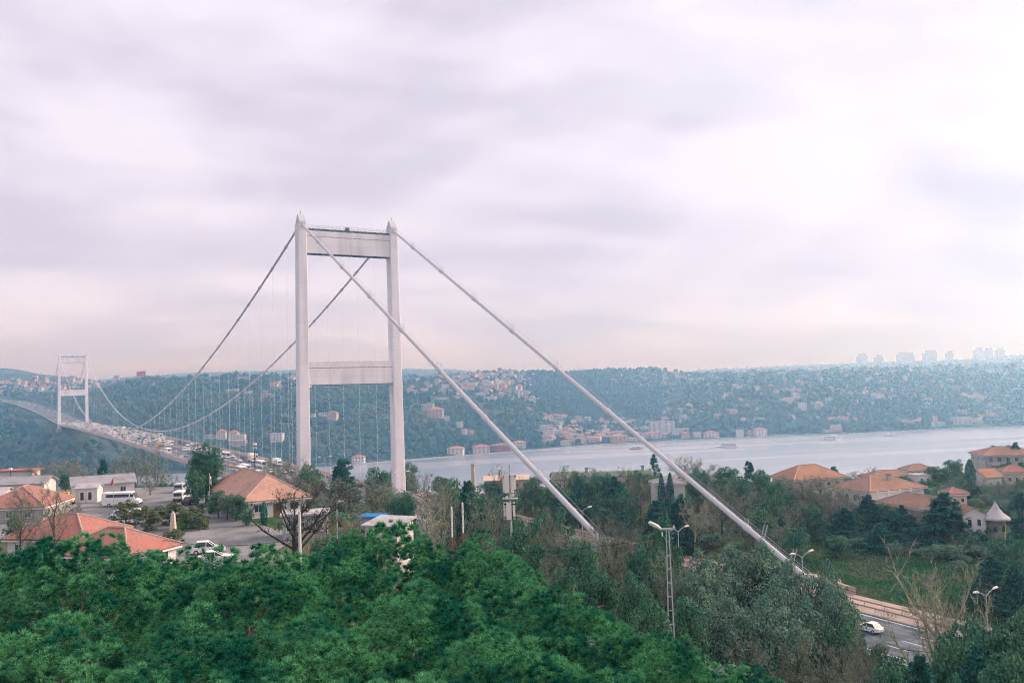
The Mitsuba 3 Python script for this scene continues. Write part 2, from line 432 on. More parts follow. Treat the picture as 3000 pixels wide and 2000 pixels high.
matte('hanger_grey', (0.74, 0.73, 0.77))
matte('rail_grey', (0.30, 0.28, 0.28))
matte('grass_green', mottled((0.028, 0.150, 0.070), (0.075, 0.215, 0.090), 3.0))
matte('seam_dark', (0.10, 0.14, 0.16))
matte('walk_tan', (0.47, 0.41, 0.40))
matte('deck_grey', (0.33, 0.34, 0.37))
matte('white_paint', (0.78, 0.77, 0.76))
matte('dark_metal', (0.030, 0.034, 0.038))
matte('galvanised', (0.48, 0.50, 0.52))
matte('antenna_white', (0.84, 0.80, 0.75))
matte('rust', (0.24, 0.11, 0.07))
matte('flag_red', (0.72, 0.07, 0.09))
matte('blue_roof', (0.05, 0.24, 0.50))
matte('machine_yellow', (0.75, 0.36, 0.03))
matte('wood_brown', (0.20, 0.12, 0.075))
matte('rubber', (0.018, 0.018, 0.018))
mat('glass_dark', (0.035, 0.050, 0.058), 0.12, 0.6)
for _k, _c in dict(white=(0.78, 0.78, 0.79), silver=(0.42, 0.43, 0.45), black=(0.02, 0.021, 0.024), red=(0.42, 0.03, 0.03), blue=(0.05, 0.12, 0.30), taxi=(0.80, 0.42, 0.03), beige=(0.55, 0.42, 0.32)).items():
    mat('paint_' + _k, _c, 0.28, 0.5, clearcoat=0.6, clearcoat_gloss=0.9)
for _k, _c in dict(white=(0.68, 0.65, 0.63), cream=(0.62, 0.50, 0.40), pink=(0.60, 0.42, 0.38), grey=(0.44, 0.44, 0.45), rust=(0.38, 0.13, 0.10), yellow=(0.60, 0.42, 0.24)).items():
    matte('far_wall_' + _k, _c)
for _k, _c in dict(red=(0.44, 0.18, 0.15), orange=(0.50, 0.27, 0.20), grey=(0.40, 0.39, 0.41), brown=(0.30, 0.21, 0.18)).items():
    matte('far_roof_' + _k, _c)
matte('far_tower', (0.50, 0.36, 0.36))
matte('far_glass', (0.10, 0.12, 0.14))


def _waves(p, n, uv):
    return 0.05 * mikit.fbm(p.x / 2.6, p.y / 1.6, 0.0, 3) + 0.10 * mikit.noise(p.x / 11, p.y / 7)



def _sea(p, n, uv):
    a = mikit.fbm((p.x * 0.9 + p.y * 0.3) / 420, (p.y - p.x * 0.25) / 60, 0.0, 4)       # smooth slicks between rippled water
    return mikit.mix((0.120, 0.165, 0.215), (0.215, 0.245, 0.295), mikit.smoothstep(0.36, 0.62, a))


scene['sea_water'] = {'type': 'bumpmap', 'bsdf': {'type': 'principled', 'base_color': mikit.proc(_sea), 'roughness': 0.22, 'specular': 0.95},
                      'bump': mikit.proc(_waves, 0.05), 'scale': 1.0}


# ---------------------------------------------------------------- trees: each kind is grown once, then set out by copies
def leaves(p, nrm, size, r, spread=0.9, aspect=0.55):
    """One small kite-shaped leaf (a triangle) at each point, loosely facing its normal."""
    n = len(p)
    nr = nrm + r.normal(0, spread, (n, 3))
    nr /= np.linalg.norm(nr, axis=1, keepdims=True) + 1e-9
    a = np.cross(nr, r.normal(0, 1, (n, 3)))
    a /= np.linalg.norm(a, axis=1, keepdims=True) + 1e-9
    b = np.cross(nr, a)
    s = (size * r.uniform(0.6, 1.3, n))[:, None]
    v = np.stack([p - a * s, p + a * s * 0.75 + b * s * aspect, p + a * s * 0.75 - b * s * aspect], 1).reshape(-1, 3)
    return v, np.arange(3 * n).reshape(-1, 3)


def blades(p, q, width, r):
    """Thin tapering blades from p to q (needles, twigs): one triangle each."""
    d = q - p
    a = np.cross(d, r.normal(0, 1, d.shape))
    a /= np.linalg.norm(a, axis=1, keepdims=True) + 1e-9
    w = np.broadcast_to(np.asarray(width, float), (len(p),))[:, None] * 0.5
    v = np.stack([p - a * w, p + a * w, q], 1).reshape(-1, 3)
    return v, np.arange(len(v)).reshape(-1, 3)


def unit(r, n):
    d = r.normal(0, 1, (n, 3))
    return d / np.linalg.norm(d, axis=1, keepdims=True)


def limbs(r, h, trunk_r, n_limb, lo, hi, reach, rise, lean=0.04):
    """A tapering trunk and main limbs; returns the mesh and the limb ends."""
    top = np.array([r.normal(0, lean * h), r.normal(0, lean * h), h * hi])
    t = np.linspace(0, 1, 6)[:, None]
    pts = top * t + np.c_[r.normal(0, 0.012 * h, (6, 2)), np.zeros(6)] * t
    ms, ends = [tube(pts, trunk_r * np.linspace(1.25, 0.30, 6), 7)], []
    for k in range(n_limb):
        s = lo + (hi - lo) * (k + r.uniform(0, 1)) / n_limb
        base = np.array([np.interp(s * h, pts[:, 2], pts[:, i]) for i in range(3)])
        g = k * 2.399 + r.uniform(-.5, .5)
        L = reach * h * r.uniform(0.75, 1.15) * (1.1 - 0.45 * (s - lo) / max(hi - lo, 1e-6))
        d = np.array([math.cos(g), math.sin(g), rise * r.uniform(0.6, 1.4)])
        d /= np.linalg.norm(d)
        q = base + d * L
        mid = base + d * L * 0.5 + np.array([0, 0, -0.06 * L])
        ms.append(tube([base, mid, q], trunk_r * np.array([0.42, 0.27, 0.10]) * r.uniform(.8, 1.1), 5))
        ends.append((base, mid, q))
    return ms, ends


def bare_tree(seed, h=10.0, n_tw=2600, tw=0.05, stout=1.0, width=0.42):
    """Leafless crown: limbs, then three orders of ever finer twigs."""
    r = rng(seed)
    ms, ends = limbs(r, h, (0.020 * h + 0.03) * stout, 9, 0.16, 0.72, width, 0.95)
    seg = [(b, m) for b, m, q in ends] + [(m, q) for b, m, q in ends]
    p, d = [], []
    for a, b in seg:
        for _ in range(5):
            p.append(a + (b - a) * r.uniform(0.3, 1)); d.append(b - a)
    p, d = np.array(p), np.array(d)
    d = d / np.linalg.norm(d, axis=1, keepdims=True)
    out = []
    L = 0.17 * h
    for order, (k, ln, w) in enumerate([(1, 1.0, 0.085), (4, 0.62, 0.055), (int(n_tw / (len(p) * 4)) + 1, 0.42, tw)]):
        P, D = np.repeat(p, k, 0), np.repeat(d, k, 0)
        D = D + r.normal(0, 0.62, D.shape) + np.array([0, 0, 0.22])
        D /= np.linalg.norm(D, axis=1, keepdims=True)
        Q = P + D * (L * ln * r.uniform(0.6, 1.25, len(P)))[:, None]
        Q[:, 2] = np.maximum(Q[:, 2], 0.08 * h)
        out.append(blades(P, Q, w * h / 10, r))
        s = r.uniform(0.25, 1.0, len(P))[:, None]
        p, d = P + (Q - P) * s, D
    return join(*ms), join(*out)


def leafy_tree(seed, h=10.0, n=6500, size=0.24, wide=0.36, low=0.08, clusters=50):
    """Evergreen broadleaf: leaf clusters spread through an uneven egg-shaped crown."""
    r = rng(seed)
    ms, ends = limbs(r, h, 0.022 * h, 7, 0.2, 0.8, wide * 0.8, 0.8)
    c = unit(r, clusters) * r.uniform(0.45, 1.0, clusters)[:, None]
    c = c * np.array([wide * h, wide * h, (1 - low) * h * 0.46]) * r.uniform(0.8, 1.1, (clusters, 1)) + np.array([0, 0, h * (low + (1 - low) * 0.5)])
    rad = h * r.uniform(0.075, 0.145, clusters)
    i = r.integers(0, clusters, n)
    dirs = unit(r, n)
    dirs[:, 2] = np.where(r.uniform(0, 1, n) < 0.65, np.abs(dirs[:, 2]), dirs[:, 2])
    p = c[i] + dirs * (rad[i] * r.uniform(0.55, 1.05, n))[:, None]
    return join(*ms), leaves(p, dirs + np.array([0, 0, 0.4]), size, r)


def cedar_tree(seed, h=12.0, n=8200, wide=0.44):
    """Cedar: flat tiers of spreading boughs, needles lying along them in plates."""
    r = rng(seed)
    trunk = tube([(0, 0, 0), (0.02 * h, 0, h * 0.5), (0, 0, h * 0.98)], [0.024 * h, 0.015 * h, 0.004 * h], 7)
    ms, p = [trunk], []
    tiers = 17
    for k in range(tiers):
        s = (k + 0.6) / tiers
        z = h * (0.10 + 0.88 * s)
        R = wide * h * (1 - s) ** 0.75 * r.uniform(0.75, 1.12) + 0.03 * h
        for j in range(6 if s < 0.75 else 4):
            g = j * 2 * math.pi / 6 + k * 0.7 + r.uniform(-.35, .35)
            L = R * r.uniform(0.65, 1.12)
            tip = np.array([math.cos(g) * L, math.sin(g) * L, z - 0.10 * L + r.uniform(0, .16) * L])
            ms.append(tube([(0, 0, z), tip], [0.006 * h, 0.001 * h], 4, False))
            m = int(n / (tiers * 5.4) * (0.4 + 1.2 * L / (wide * h)))
            t = r.uniform(0.18, 1.05, m) ** 0.8
            side = r.normal(0, 0.20, m) * L * (0.35 + t * 0.7)
            q = np.array([0, 0, z]) + (tip - np.array([0, 0, z])) * t[:, None]
            q += np.stack([-math.sin(g) * side, math.cos(g) * side, -0.12 * np.abs(side) + r.normal(0, 0.012 * h, m)], 1)
            p.append(q)
    p = np.vstack(p)
    return join(*ms), leaves(p, np.tile([0, 0, 1.0], (len(p), 1)), 0.030 * h, r, 0.45, 0.5)


def pine_tree(seed, h=11.0, n=7000, wide=0.31, low=0.12):
    """A tall dark pine or fir: rounded cone with ragged boughs."""
    r = rng(seed)
    trunk = tube([(0, 0, 0), (0.015 * h, 0, h * 0.5), (0, 0, h * 0.97)], [0.022 * h, 0.014 * h, 0.004 * h], 7)
    K = 60
    s = r.uniform(0, 1, K) ** 0.9
    g = r.uniform(0, 2 * math.pi, K)
    R = wide * h * np.minimum(1, (1.02 - s) ** 0.62) * r.uniform(0.55, 1.05, K)
    c = np.stack([np.cos(g) * R, np.sin(g) * R, h * (low + (1 - low) * s)], 1)
    ms = [trunk] + [tube([(0, 0, max(q[2] - 0.05 * h, 0.05 * h)), q], [0.006 * h, 0.002 * h], 4, False) for q in c[:30]]
    rad = h * r.uniform(0.05, 0.10, K) * (1.25 - 0.6 * s)
    i = r.integers(0, K, n)
    d = unit(r, n)
    d[:, 2] *= 0.65
    p = c[i] + d * (rad[i] * r.uniform(0.5, 1.1, n))[:, None]
    return join(*ms), leaves(p, d + np.array([0, 0, 0.5]), 0.019 * h, r, 0.8, 0.42)


def cypress_tree(seed, h=9.0, n=2600, wide=0.11):
    r = rng(seed)
    s = r.uniform(0, 1, n)
    g = r.uniform(0, 2 * math.pi, n)
    R = wide * h * np.sin(np.pi * np.clip(s * 0.93 + 0.07, 0, 1)) ** 0.55 * (0.82 + 0.30 * meshkit.noise(np.stack([np.cos(g) * 2, np.sin(g) * 2, s * 9], 1), seed)) * np.sqrt(r.uniform(0.45, 1, n))
    p = np.stack([np.cos(g) * R, np.sin(g) * R, h * (0.05 + 0.95 * s)], 1)
    d = np.stack([np.cos(g), np.sin(g), 0.8 + 0 * g], 1)
    return tube([(0, 0, 0), (0, 0, h * 0.9)], [0.02 * h, 0.004 * h], 6), leaves(p, d, 0.024 * h, r, 0.5, 0.35)


def shrub(seed, h=2.4, n=1100, wide=0.62):
    r = rng(seed)
    K = 16
    c = unit(r, K) * np.array([wide * h, wide * h, 0.36 * h]) * 0.62 + np.array([0, 0, 0.5 * h])
    i = r.integers(0, K, n)
    d = unit(r, n)
    p = c[i] + d * (h * r.uniform(0.13, 0.27, n))[:, None]
    p[:, 2] = np.abs(p[:, 2])
    ms = [tube([(0, 0, 0), q], [0.02 * h, 0.008 * h], 4, False) for q in c[:6]]
    return join(*ms), leaves(p, d + np.array([0, 0, 0.4]), 0.062 * h, r)


def umbrella_pine(seed, R=5.0, lumps=120, tufts=11, needles=84):
    """Stone pine seen from above: a broad lumpy parasol of needle tufts on radiating boughs."""
    r = rng(seed)
    H = 11.0
    ms = [tube([(-.3, 0, -24), (0.1, 0, -8), (0.3, 0.1, 3), (0.1, 0, H - 3.2)], [0.46, 0.40, 0.32, 0.20], 9)]
    k = np.arange(lumps) + 0.5
    rad = np.sqrt(k / lumps)
    g = k * 2.39996 + r.normal(0, 0.12, lumps)
    rr = R * rad * (1 + 0.10 * np.sin(3 * g + seed) + r.normal(0, 0.035, lumps))
    zz = H - 0.88 * R * 1.30 * rad ** 2.4 * (0.85 + 0.15 * np.sin(2 * g)) + r.normal(0, 0.30, lumps)
    c = np.stack([np.cos(g) * rr, np.sin(g) * rr, zz], 1)
    for q in c[::6] - np.array([0, 0, 0.75]):
        b = np.array([0.1, 0, H - 3.6 + r.uniform(-.8, .6)])
        m = b + (q - b) * 0.55 + np.array([0, 0, -0.45])
        ms.append(tube([b, m, q], [0.085, 0.05, 0.018], 5, False))
    lr = R * r.uniform(0.090, 0.150, lumps)
    inner = c * [0.93, 0.93, 1] - [0, 0, 0.95] - np.c_[0 * g, 0 * g, r.uniform(0, .9, lumps)]   # the shaded storey underneath
    c, lr, rad, g = np.vstack([c, inner]), np.r_[lr, lr * 1.1], np.r_[rad, rad], np.r_[g, g]
    i = np.r_[np.repeat(np.arange(lumps), tufts), np.repeat(np.arange(lumps, 2 * lumps), tufts // 2)]
    d = unit(r, len(i))
    d[:, 2] = np.abs(d[:, 2]) * 0.9 + r.uniform(-0.30, 0.2, len(i))
    out = np.stack([np.cos(g), np.sin(g), 0 * g], 1)[i] * (rad[i] * 0.45)[:, None]
    d = d + out
    d /= np.linalg.norm(d, axis=1, keepdims=True)
    base = c[i] + d * (lr[i] * r.uniform(0.80, 1.0, len(i)))[:, None]
    D = np.repeat(d, needles, 0) * 0.55 + unit(r, len(i) * needles) * 0.95 + np.array([0, 0, 0.42])
    D /= np.linalg.norm(D, axis=1, keepdims=True)
    size = np.repeat(0.255 * r.uniform(0.75, 1.3, len(i)) * (R / 4) ** 0.5, needles)
    P = np.repeat(base, needles, 0)
    return join(*ms), blades(P + D * (size * 0.12)[:, None], P + D * (size * r.uniform(0.75, 1.1, len(P)))[:, None], 0.026, r)


def spread_lump(seed, R=3.4):
    """A far-off tree crown: an uneven knobbly mass (many of these make the woods across the water)."""
    r = rng(seed)
    s = trimesh.creation.icosphere(2)
    v = np.array(s.vertices)
    n = meshkit.fbm(v * 1.7 + seed * 7.3, 3, seed) - 0.5
    m = meshkit.noise(v * 4.5 + seed, seed) - 0.5
    v = v * (1 + 0.9 * n + 0.35 * m)[:, None] * np.array([1, 1, 0.95]) * R
    v[:, 2] += R * 0.75
    return v, np.array(s.faces)


_tb = bare_tree(1); model('bare_tree_a', trunk=(_tb[0], 'bark'), crown=(_tb[1], 'twig'))
_tb = bare_tree(2, width=0.5); model('bare_tree_b', trunk=(_tb[0], 'bark'), crown=(_tb[1], 'twig'))
_tb = bare_tree(3, n_tw=2000, tw=0.045, width=0.55); model('pale_bare_tree_a', trunk=(_tb[0], 'twig_pale'), crown=(_tb[1], 'twig_pale'))
_tb = bare_tree(17, n_tw=420, tw=0.06, width=0.62, stout=1.5); model('crooked_pale_tree_a', trunk=(_tb[0], 'twig_pale'), crown=(_tb[1], 'twig_pale'))
_tb = bare_tree(4, n_tw=1100, tw=0.075, width=0.85, stout=2.0); model('dark_bare_tree_a', trunk=(_tb[0], 'bark_dark'), crown=(_tb[1], 'bark_dark'))
_tb = leafy_tree(5); model('leafy_tree_a', trunk=(_tb[0], 'bark'), crown=(_tb[1], 'leaf_green'))
_tb = leafy_tree(6, wide=0.42, clusters=64, n=7600); model('leafy_tree_b', trunk=(_tb[0], 'bark'), crown=(_tb[1], 'leaf_green'))
_tb = leafy_tree(7, h=12, n=22000, size=0.21, wide=0.50, low=0.0, clusters=150); model('large_leafy_tree_a', trunk=(_tb[0], 'bark'), crown=(_tb[1], 'leaf_olive'))
_tb = cedar_tree(8); model('cedar_tree_a', trunk=(_tb[0], 'bark'), crown=(_tb[1], 'leaf_cedar'))
_tb = cedar_tree(9, n=9000, wide=0.52); model('cedar_tree_b', trunk=(_tb[0], 'bark'), crown=(_tb[1], 'leaf_cedar'))
_tb = leafy_tree(16, h=11, n=9500, size=0.21, wide=0.30, low=0.03, clusters=90); model('tall_leafy_tree_a', trunk=(_tb[0], 'bark'), crown=(_tb[1], 'leaf_dark'))
_tb = pine_tree(10); model('pine_tree_a', trunk=(_tb[0], 'bark'), crown=(_tb[1], 'leaf_cedar'))
_tb = cypress_tree(11); model('cypress_tree_a', trunk=(_tb[0], 'bark'), crown=(_tb[1], 'leaf_cedar'))
_tb = leafy_tree(12, h=4.0, n=5200, size=0.13, wide=0.46, low=0.0, clusters=44); model('juniper_a', trunk=(_tb[0], 'bark'), crown=(_tb[1], 'leaf_juniper'))
_tb = shrub(13); model('shrub_a', trunk=(_tb[0], 'bark'), crown=(_tb[1], 'leaf_green'))
_tb = shrub(14, n=900); model('bush_clump', crown=(_tb[1], 'leaf_olive'))
_tb = bare_tree(15, h=3.0, n_tw=500, tw=0.06, width=0.8); model('twig_clump', crown=(_tb[1], 'twig'))
for _i in range(3):
    model(f'far_crown_{_i}', crown=(spread_lump(20 + _i), ('wood_far_green', 'wood_far_bare', 'wood_far_dark')[_i]))

# kind: (model, crown height and radius as grown, name, label, group)
KINDS = {'B': (('bare_tree_a', 'bare_tree_b'), 10.0, 4.6, 'bare_tree', 'leafless grey-brown tree with fine twigs', 'leafless trees on the near slope'),
         'R': (('pale_bare_tree_a',), 10.0, 5.0, 'pale_bare_tree', 'leafless pale-twigged tree', 'pale leafless trees on the near slope'),
         'K': (('crooked_pale_tree_a',), 10.0, 5.5, 'crooked_tree', 'pale crooked leafless tree with few branches in front of the highway', 'pale crooked trees'),
         'D': (('dark_bare_tree_a',), 10.0, 6.0, 'dark_bare_tree', 'dark leafless tree with crooked spreading limbs in front of the pavilion', 'dark leafless trees'),
         'E': (('leafy_tree_a', 'leafy_tree_b'), 10.0, 4.4, 'evergreen_tree', 'mid-green leafy evergreen tree', 'green leafy trees on the near slope'),
         'G': (('large_leafy_tree_a',), 12.0, 6.3, 'large_evergreen_tree', 'large grey-green evergreen above the highway', 'large grey-green trees above the highway'),
         'C': (('cedar_tree_a', 'cedar_tree_b'), 12.0, 4.9, 'cedar_tree', 'dark cedar with flat tiers', 'dark cedars on the near slope'),
         'T': (('tall_leafy_tree_a',), 11.0, 3.9, 'tall_evergreen_tree', 'tall dense dark-green tree beside the orange-roofed pavilion', 'tall dense trees'),
         'P': (('pine_tree_a',), 11.0, 3.3, 'pine_tree', 'dark upright conifer', 'upright dark conifers'),
         'W': (('cypress_tree_a',), 9.0, 1.0, 'broad_cypress_tree', 'tall broad dark cypress beside the hillside villas', 'broad cypresses'),
         'Y': (('cypress_tree_a',), 9.0, 1.0, 'cypress_tree', 'slim column-shaped dark cypress', 'slim cypresses'),
         'J': (('juniper_a',), 4.0, 1.7, 'juniper', 'bushy yellow-green juniper on the island of the car park', 'junipers in the car park'),
         'S': (('shrub_a',), 2.4, 1.6, 'shrub', 'low green rounded shrub at the edge of the car park', 'low shrubs')}


# ---------------------------------------------------------------- ground, water, roads
_xs = np.unique(np.concatenate([np.linspace(-1400, -240, 30), np.arange(-240, 341, 4.0), np.linspace(340, 1500, 30)]))
_ys = np.unique(np.concatenate([np.linspace(-1200, -60, 24), np.arange(-60, 561, 4.0), np.linspace(560, 700, 6)]))
struct('near_ground', grid_mesh(_xs, _ys, near_z), 'soil_near', True)


def _far_mesh():
    t = np.linspace(-0.95, 0.95, 420)
    u = np.unique(np.concatenate([np.linspace(-60, 60, 25), np.linspace(60, 1400, 150), np.linspace(1400, 3200, 70), np.linspace(3200, 9000, 60)]))
    tt, uu = np.meshgrid(t, u)
    y = np.interp(tt, _FT, _FS) + uu
    x = tt * y
    z = far_z(x, y)
    n, m = len(t), len(u)
    i, j = np.meshgrid(np.arange(m - 1), np.arange(n - 1), indexing='ij')
    a = (i * n + j).ravel()
    return np.stack([x.ravel(), y.ravel(), z.ravel()], 1), np.vstack([np.stack([a, a + 1, a + n + 1], 1), np.stack([a, a + n + 1, a + n], 1)])


struct('far_hills', _far_mesh(), 'soil_far', True)
_v = np.array([[-16000, -4000, 0], [16000, -4000, 0], [16000, 18000, 0], [-16000, 18000, 0.0]])
struct('strait_water', (_v, np.array([[0, 1, 2], [0, 2, 3]])), 'sea_water')
struct('sea_bed', (_v - [0, 0, 12], np.array([[0, 1, 2], [0, 2, 3]])), 'soil_near')

# the approach road that leads onto the bridge
_Y = np.concatenate([np.arange(-420, -6, 7.0), [-6.0]])
def _lane(x0, x1, dz, mat_, name, **kw):
    l = bw(np.full(len(_Y), x0), _Y, road_z(_Y) + dz); r = bw(np.full(len(_Y), x1), _Y, road_z(_Y) + dz)
    return struct(name, strip(l, r), mat_, **kw)


_lane(16.6, -16.6, 0.0, 'asphalt', 'approach_road')
for _x in (15.9, 0.9, -0.9, -15.9):
    _lane(_x + 0.11, _x - 0.11, 0.012, 'white_paint', 'edge_line')
for _x in (12.2, 8.5, 4.7, -4.7, -8.5, -12.2):
    _m = []
    for _y in np.arange(-300, -10, 12.0):
        _m.append(strip(bw([_x + .08, _x + .08], [_y, _y + 4], road_z(np.array([_y, _y + 4])) + .012), bw([_x - .08, _x - .08], [_y, _y + 4], road_z(np.array([_y, _y + 4])) + .012)))
    struct('lane_dashes', join(*_m), 'white_paint', kind='stuff')
_s = road_z(_Y)
for _sg in (1, -1):
    a, b = (24.4, 16.6) if _sg > 0 else (-16.6, -22.5)
    _l, _r = bw(np.full(len(_Y), a), _Y, _s + (0.45 if _sg > 0 else .18)), bw(np.full(len(_Y), b), _Y, _s + (.14 if _sg > 0 else .3))
    struct('pavement', strip(_l, _r), 'tan_paving')
    e = 16.6 * _sg
    _q = join(*[box((*bw(e + 0.12 * _sg, y + 3.45), road_z(y + 3.45) + 0.04), (0.24, 6.86, 0.22), math.atan2(BA[1], BA[0]) - math.pi / 2) for y in _Y[:-1]])
    struct('kerb', _q, 'wall_grey')
for _x in (17.9, 20.3):                                               # two steel crash barriers along the right-hand side
    key = thing('crash_barrier', ('inner' if _x < 19 else 'outer') + ' dark steel crash barrier along the highway beside the tan pavement', 'crash barrier')
    zz = _s + np.interp(_x, [16.6, 24.4], [.14, .45])
    part(key, 'rail', join(strip(bw(np.full(len(_Y), _x), _Y, zz + .56), bw(np.full(len(_Y), _x), _Y, zz + .78)), strip(bw(np.full(len(_Y), _x + .06), _Y, zz + .78), bw(np.full(len(_Y), _x + .06), _Y, zz + .56))), 'rail_grey')
    for _y in np.arange(-236, -150, 4.0):
        part(key, 'post', box((*bw(_x + .03, _y), road_z(_y) + .6), (.09, .09, .8)), 'rail_grey')
# the tan retaining bank where the pavement ends, right of the road
_p = bw([24.4, 25.4, 28.2, 27.4, 24.4], [-191, -187, -181, -176, -178])
struct('tan_bank', prism(_p[::-1] if np.linalg.det([_p[1] - _p[0], _p[2] - _p[1]]) < 0 else _p, 64.0, 67.3), 'tan_paving')

# the car park and the lane that leads down to it
def drape(poly, name, mat_, dz, step=2.0, **kw):
    from shapely import Polygon, points, contains
    P = Polygon(poly)
    x0, y0, x1, y1 = P.bounds
    q = np.stack(np.meshgrid(np.arange(x0, x1, step), np.arange(y0, y1, step)), -1).reshape(-1, 2)
    q = q[contains(P.buffer(-step * 0.3), points(q))]
    e = np.array([P.exterior.interpolate(d).coords[0] for d in np.arange(0, P.exterior.length, step)])
    q = np.vstack([q, e])
    f = Delaunay(q).simplices
    c = q[f].mean(1)
    f = f[contains(P, points(c))]
    z = near_z(q[:, 0], q[:, 1]) + dz
    a = q[f]
    e1, e2 = a[:, 1] - a[:, 0], a[:, 2] - a[:, 0]
    fl = e1[:, 0] * e2[:, 1] - e1[:, 1] * e2[:, 0] < 0
    f[fl] = f[fl][:, ::-1]
    return struct(name, (np.c_[q, z], f), mat_, True, **kw)


drape([(-106, 146), (-92, 140), (-70, 133), (-52, 118), (-36, 108), (-26, 100), (-18, 96), (-15, 101), (-24, 110), (-38, 124), (-50, 136), (-58, 150), (-60, 175), (-64, 205), (-108, 206)], 'car_park', 'lot_paving', 0.07)
drape([(-62.0, 178.9), (-55.6, 168.6), (-47.3, 151.9), (-37.5, 139.1), (-31.7, 132.1), (-31.7, 122.5), (-32.3, 113.1), (-34.2, 103.5), (-41.6, 106.3), (-47.9, 125.0), (-51.5, 137.0), (-48.5, 141.4), (-55.2, 159.6)], 'lane', 'lot_paving', 0.09)


# ---------------------------------------------------------------- the suspension bridge
SPAN, ZT, CZ = 1090.0, 99.9, 95.9                  # main span, saddle housing top and cable at the tower, above the deck
br = thing('suspension_bridge', 'long pale grey suspension bridge with two portal towers across the strait', 'bridge')


def bx3(X, Y, z):
    X, Y, z = np.broadcast_arrays(np.asarray(X, float), np.asarray(Y, float), np.asarray(z, float))
    return np.concatenate([bw(X, Y), (DECK + z)[..., None]], -1)


def brick(x0, x1, y0, y1, z0, z1):
    q = [(x0, y0), (x1, y0), (x1, y1), (x0, y1)]
    return loft([[bx3(a, b, z) for a, b in q] for z in (z0, z1)])


def camber(Y):
    return 3.0 * np.maximum(0, 1 - ((np.asarray(Y, float) - 545) / 545) ** 2)


def half(z):
    return 17.48 + (16.9 - 17.48) * z / ZT


def legw(z):
    return 3.95 + (3.0 - 3.95) * z / ZT


for Y0 in (0.0, SPAN):
    tw = part(br, 'tower', join(*[brick(s * 17.5 - 4, s * 17.5 + 4, Y0 - 4.5, Y0 + 4.5, -22, -5.2) for s in (-1, 1)]), 'wall_grey')
    del scene[tw]
    for s in (-1, 1):
        rings = []
        for z in (-6, 20, 47, 70, 95.6):
            h, w, d = half(z), legw(z) / 2, 2.0
            c = 0.22
            q = [(h - w + c, -d), (h + w - c, -d), (h + w, -d + c), (h + w, d - c), (h + w - c, d), (h - w + c, d), (h - w, d - c), (h - w, -d + c)]
            rings.append([bx3(s * a, Y0 + b, z) for a, b in (q if s > 0 else q[::-1])])
        leg = part(tw, 'leg', loft(rings), 'steel_grey')
        part(tw, 'footing', brick(s * 17.5 - 4, s * 17.5 + 4, Y0 - 4.5, Y0 + 4.5, -30, -5.2), 'wall_grey')
        # saddle housing: a peaked steel cap over the cable
        prof = [(-2.6, 95.6), (2.6, 95.6), (2.3, 96.6), (0.35, 98.9), (-0.35, 98.9), (-2.3, 96.6)]
        h = half(96) * s
        part(tw, 'saddle_housing', loft([[bx3(h + e * 1.15, Y0 + y * .86, z) for y, z in prof] for e, k in ((-1, 1), (1, 1))]), 'cable_grey')
        part(tw, 'mast_light', tube([bx3(h, Y0, 99.2), bx3(h, Y0, 100.2)], 0.22, 6), 'cable_grey')
    for z0, z1, g, nm in ((85.4, 93.3, 91.3, 'upper'), (39.9, 47.9, 45.7, 'lower')):
        xi = half((z0 + z1) / 2) - legw(z0) / 2 + 0.02
        part(tw, 'cross_beam', brick(-xi, xi, Y0 - 1.75, Y0 + 1.75, z0, g - 0.09), 'steel_grey')
        part(tw, 'cross_beam_cap', brick(-xi, xi, Y0 - 1.75, Y0 + 1.75, g + 0.09, z1), 'steel_grey')
        part(tw, 'beam_joint', brick(-xi, xi, Y0 - 1.62, Y0 + 1.62, g - 0.09, g + 0.09), 'seam_dark')
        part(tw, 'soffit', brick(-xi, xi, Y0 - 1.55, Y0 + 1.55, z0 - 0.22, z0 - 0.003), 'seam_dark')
        if nm == 'upper':
            part(tw, 'walkway', brick(-xi, xi, Y0 - 1.6, Y0 + 1.6, z1 + 0.004, z1 + 0.75), 'seam_dark')
            rail = [tube([bx3(-xi, Y0 + e, z1 + q), bx3(xi, Y0 + e, z1 + q)], 0.06, 4) for e in (-1.5, 1.5) for q in (1.3, 1.9)]
            rail += [tube([bx3(x, Y0 + e, z1 + .7), bx3(x, Y0 + e, z1 + 1.9)], 0.05, 4) for e in (-1.5, 1.5) for x in np.linspace(-xi, xi, 14)]
            part(tw, 'railing', join(*rail), 'galvanised')
            part(tw, 'hatch', brick(-0.7, 0.5, Y0 - .7, Y0 + .7, z1 + 0.75, z1 + 2.1), 'seam_dark')


def cable_z(Y):
    return 6.8 + (CZ - 6.8) * ((np.asarray(Y, float) - 545) / 545) ** 2


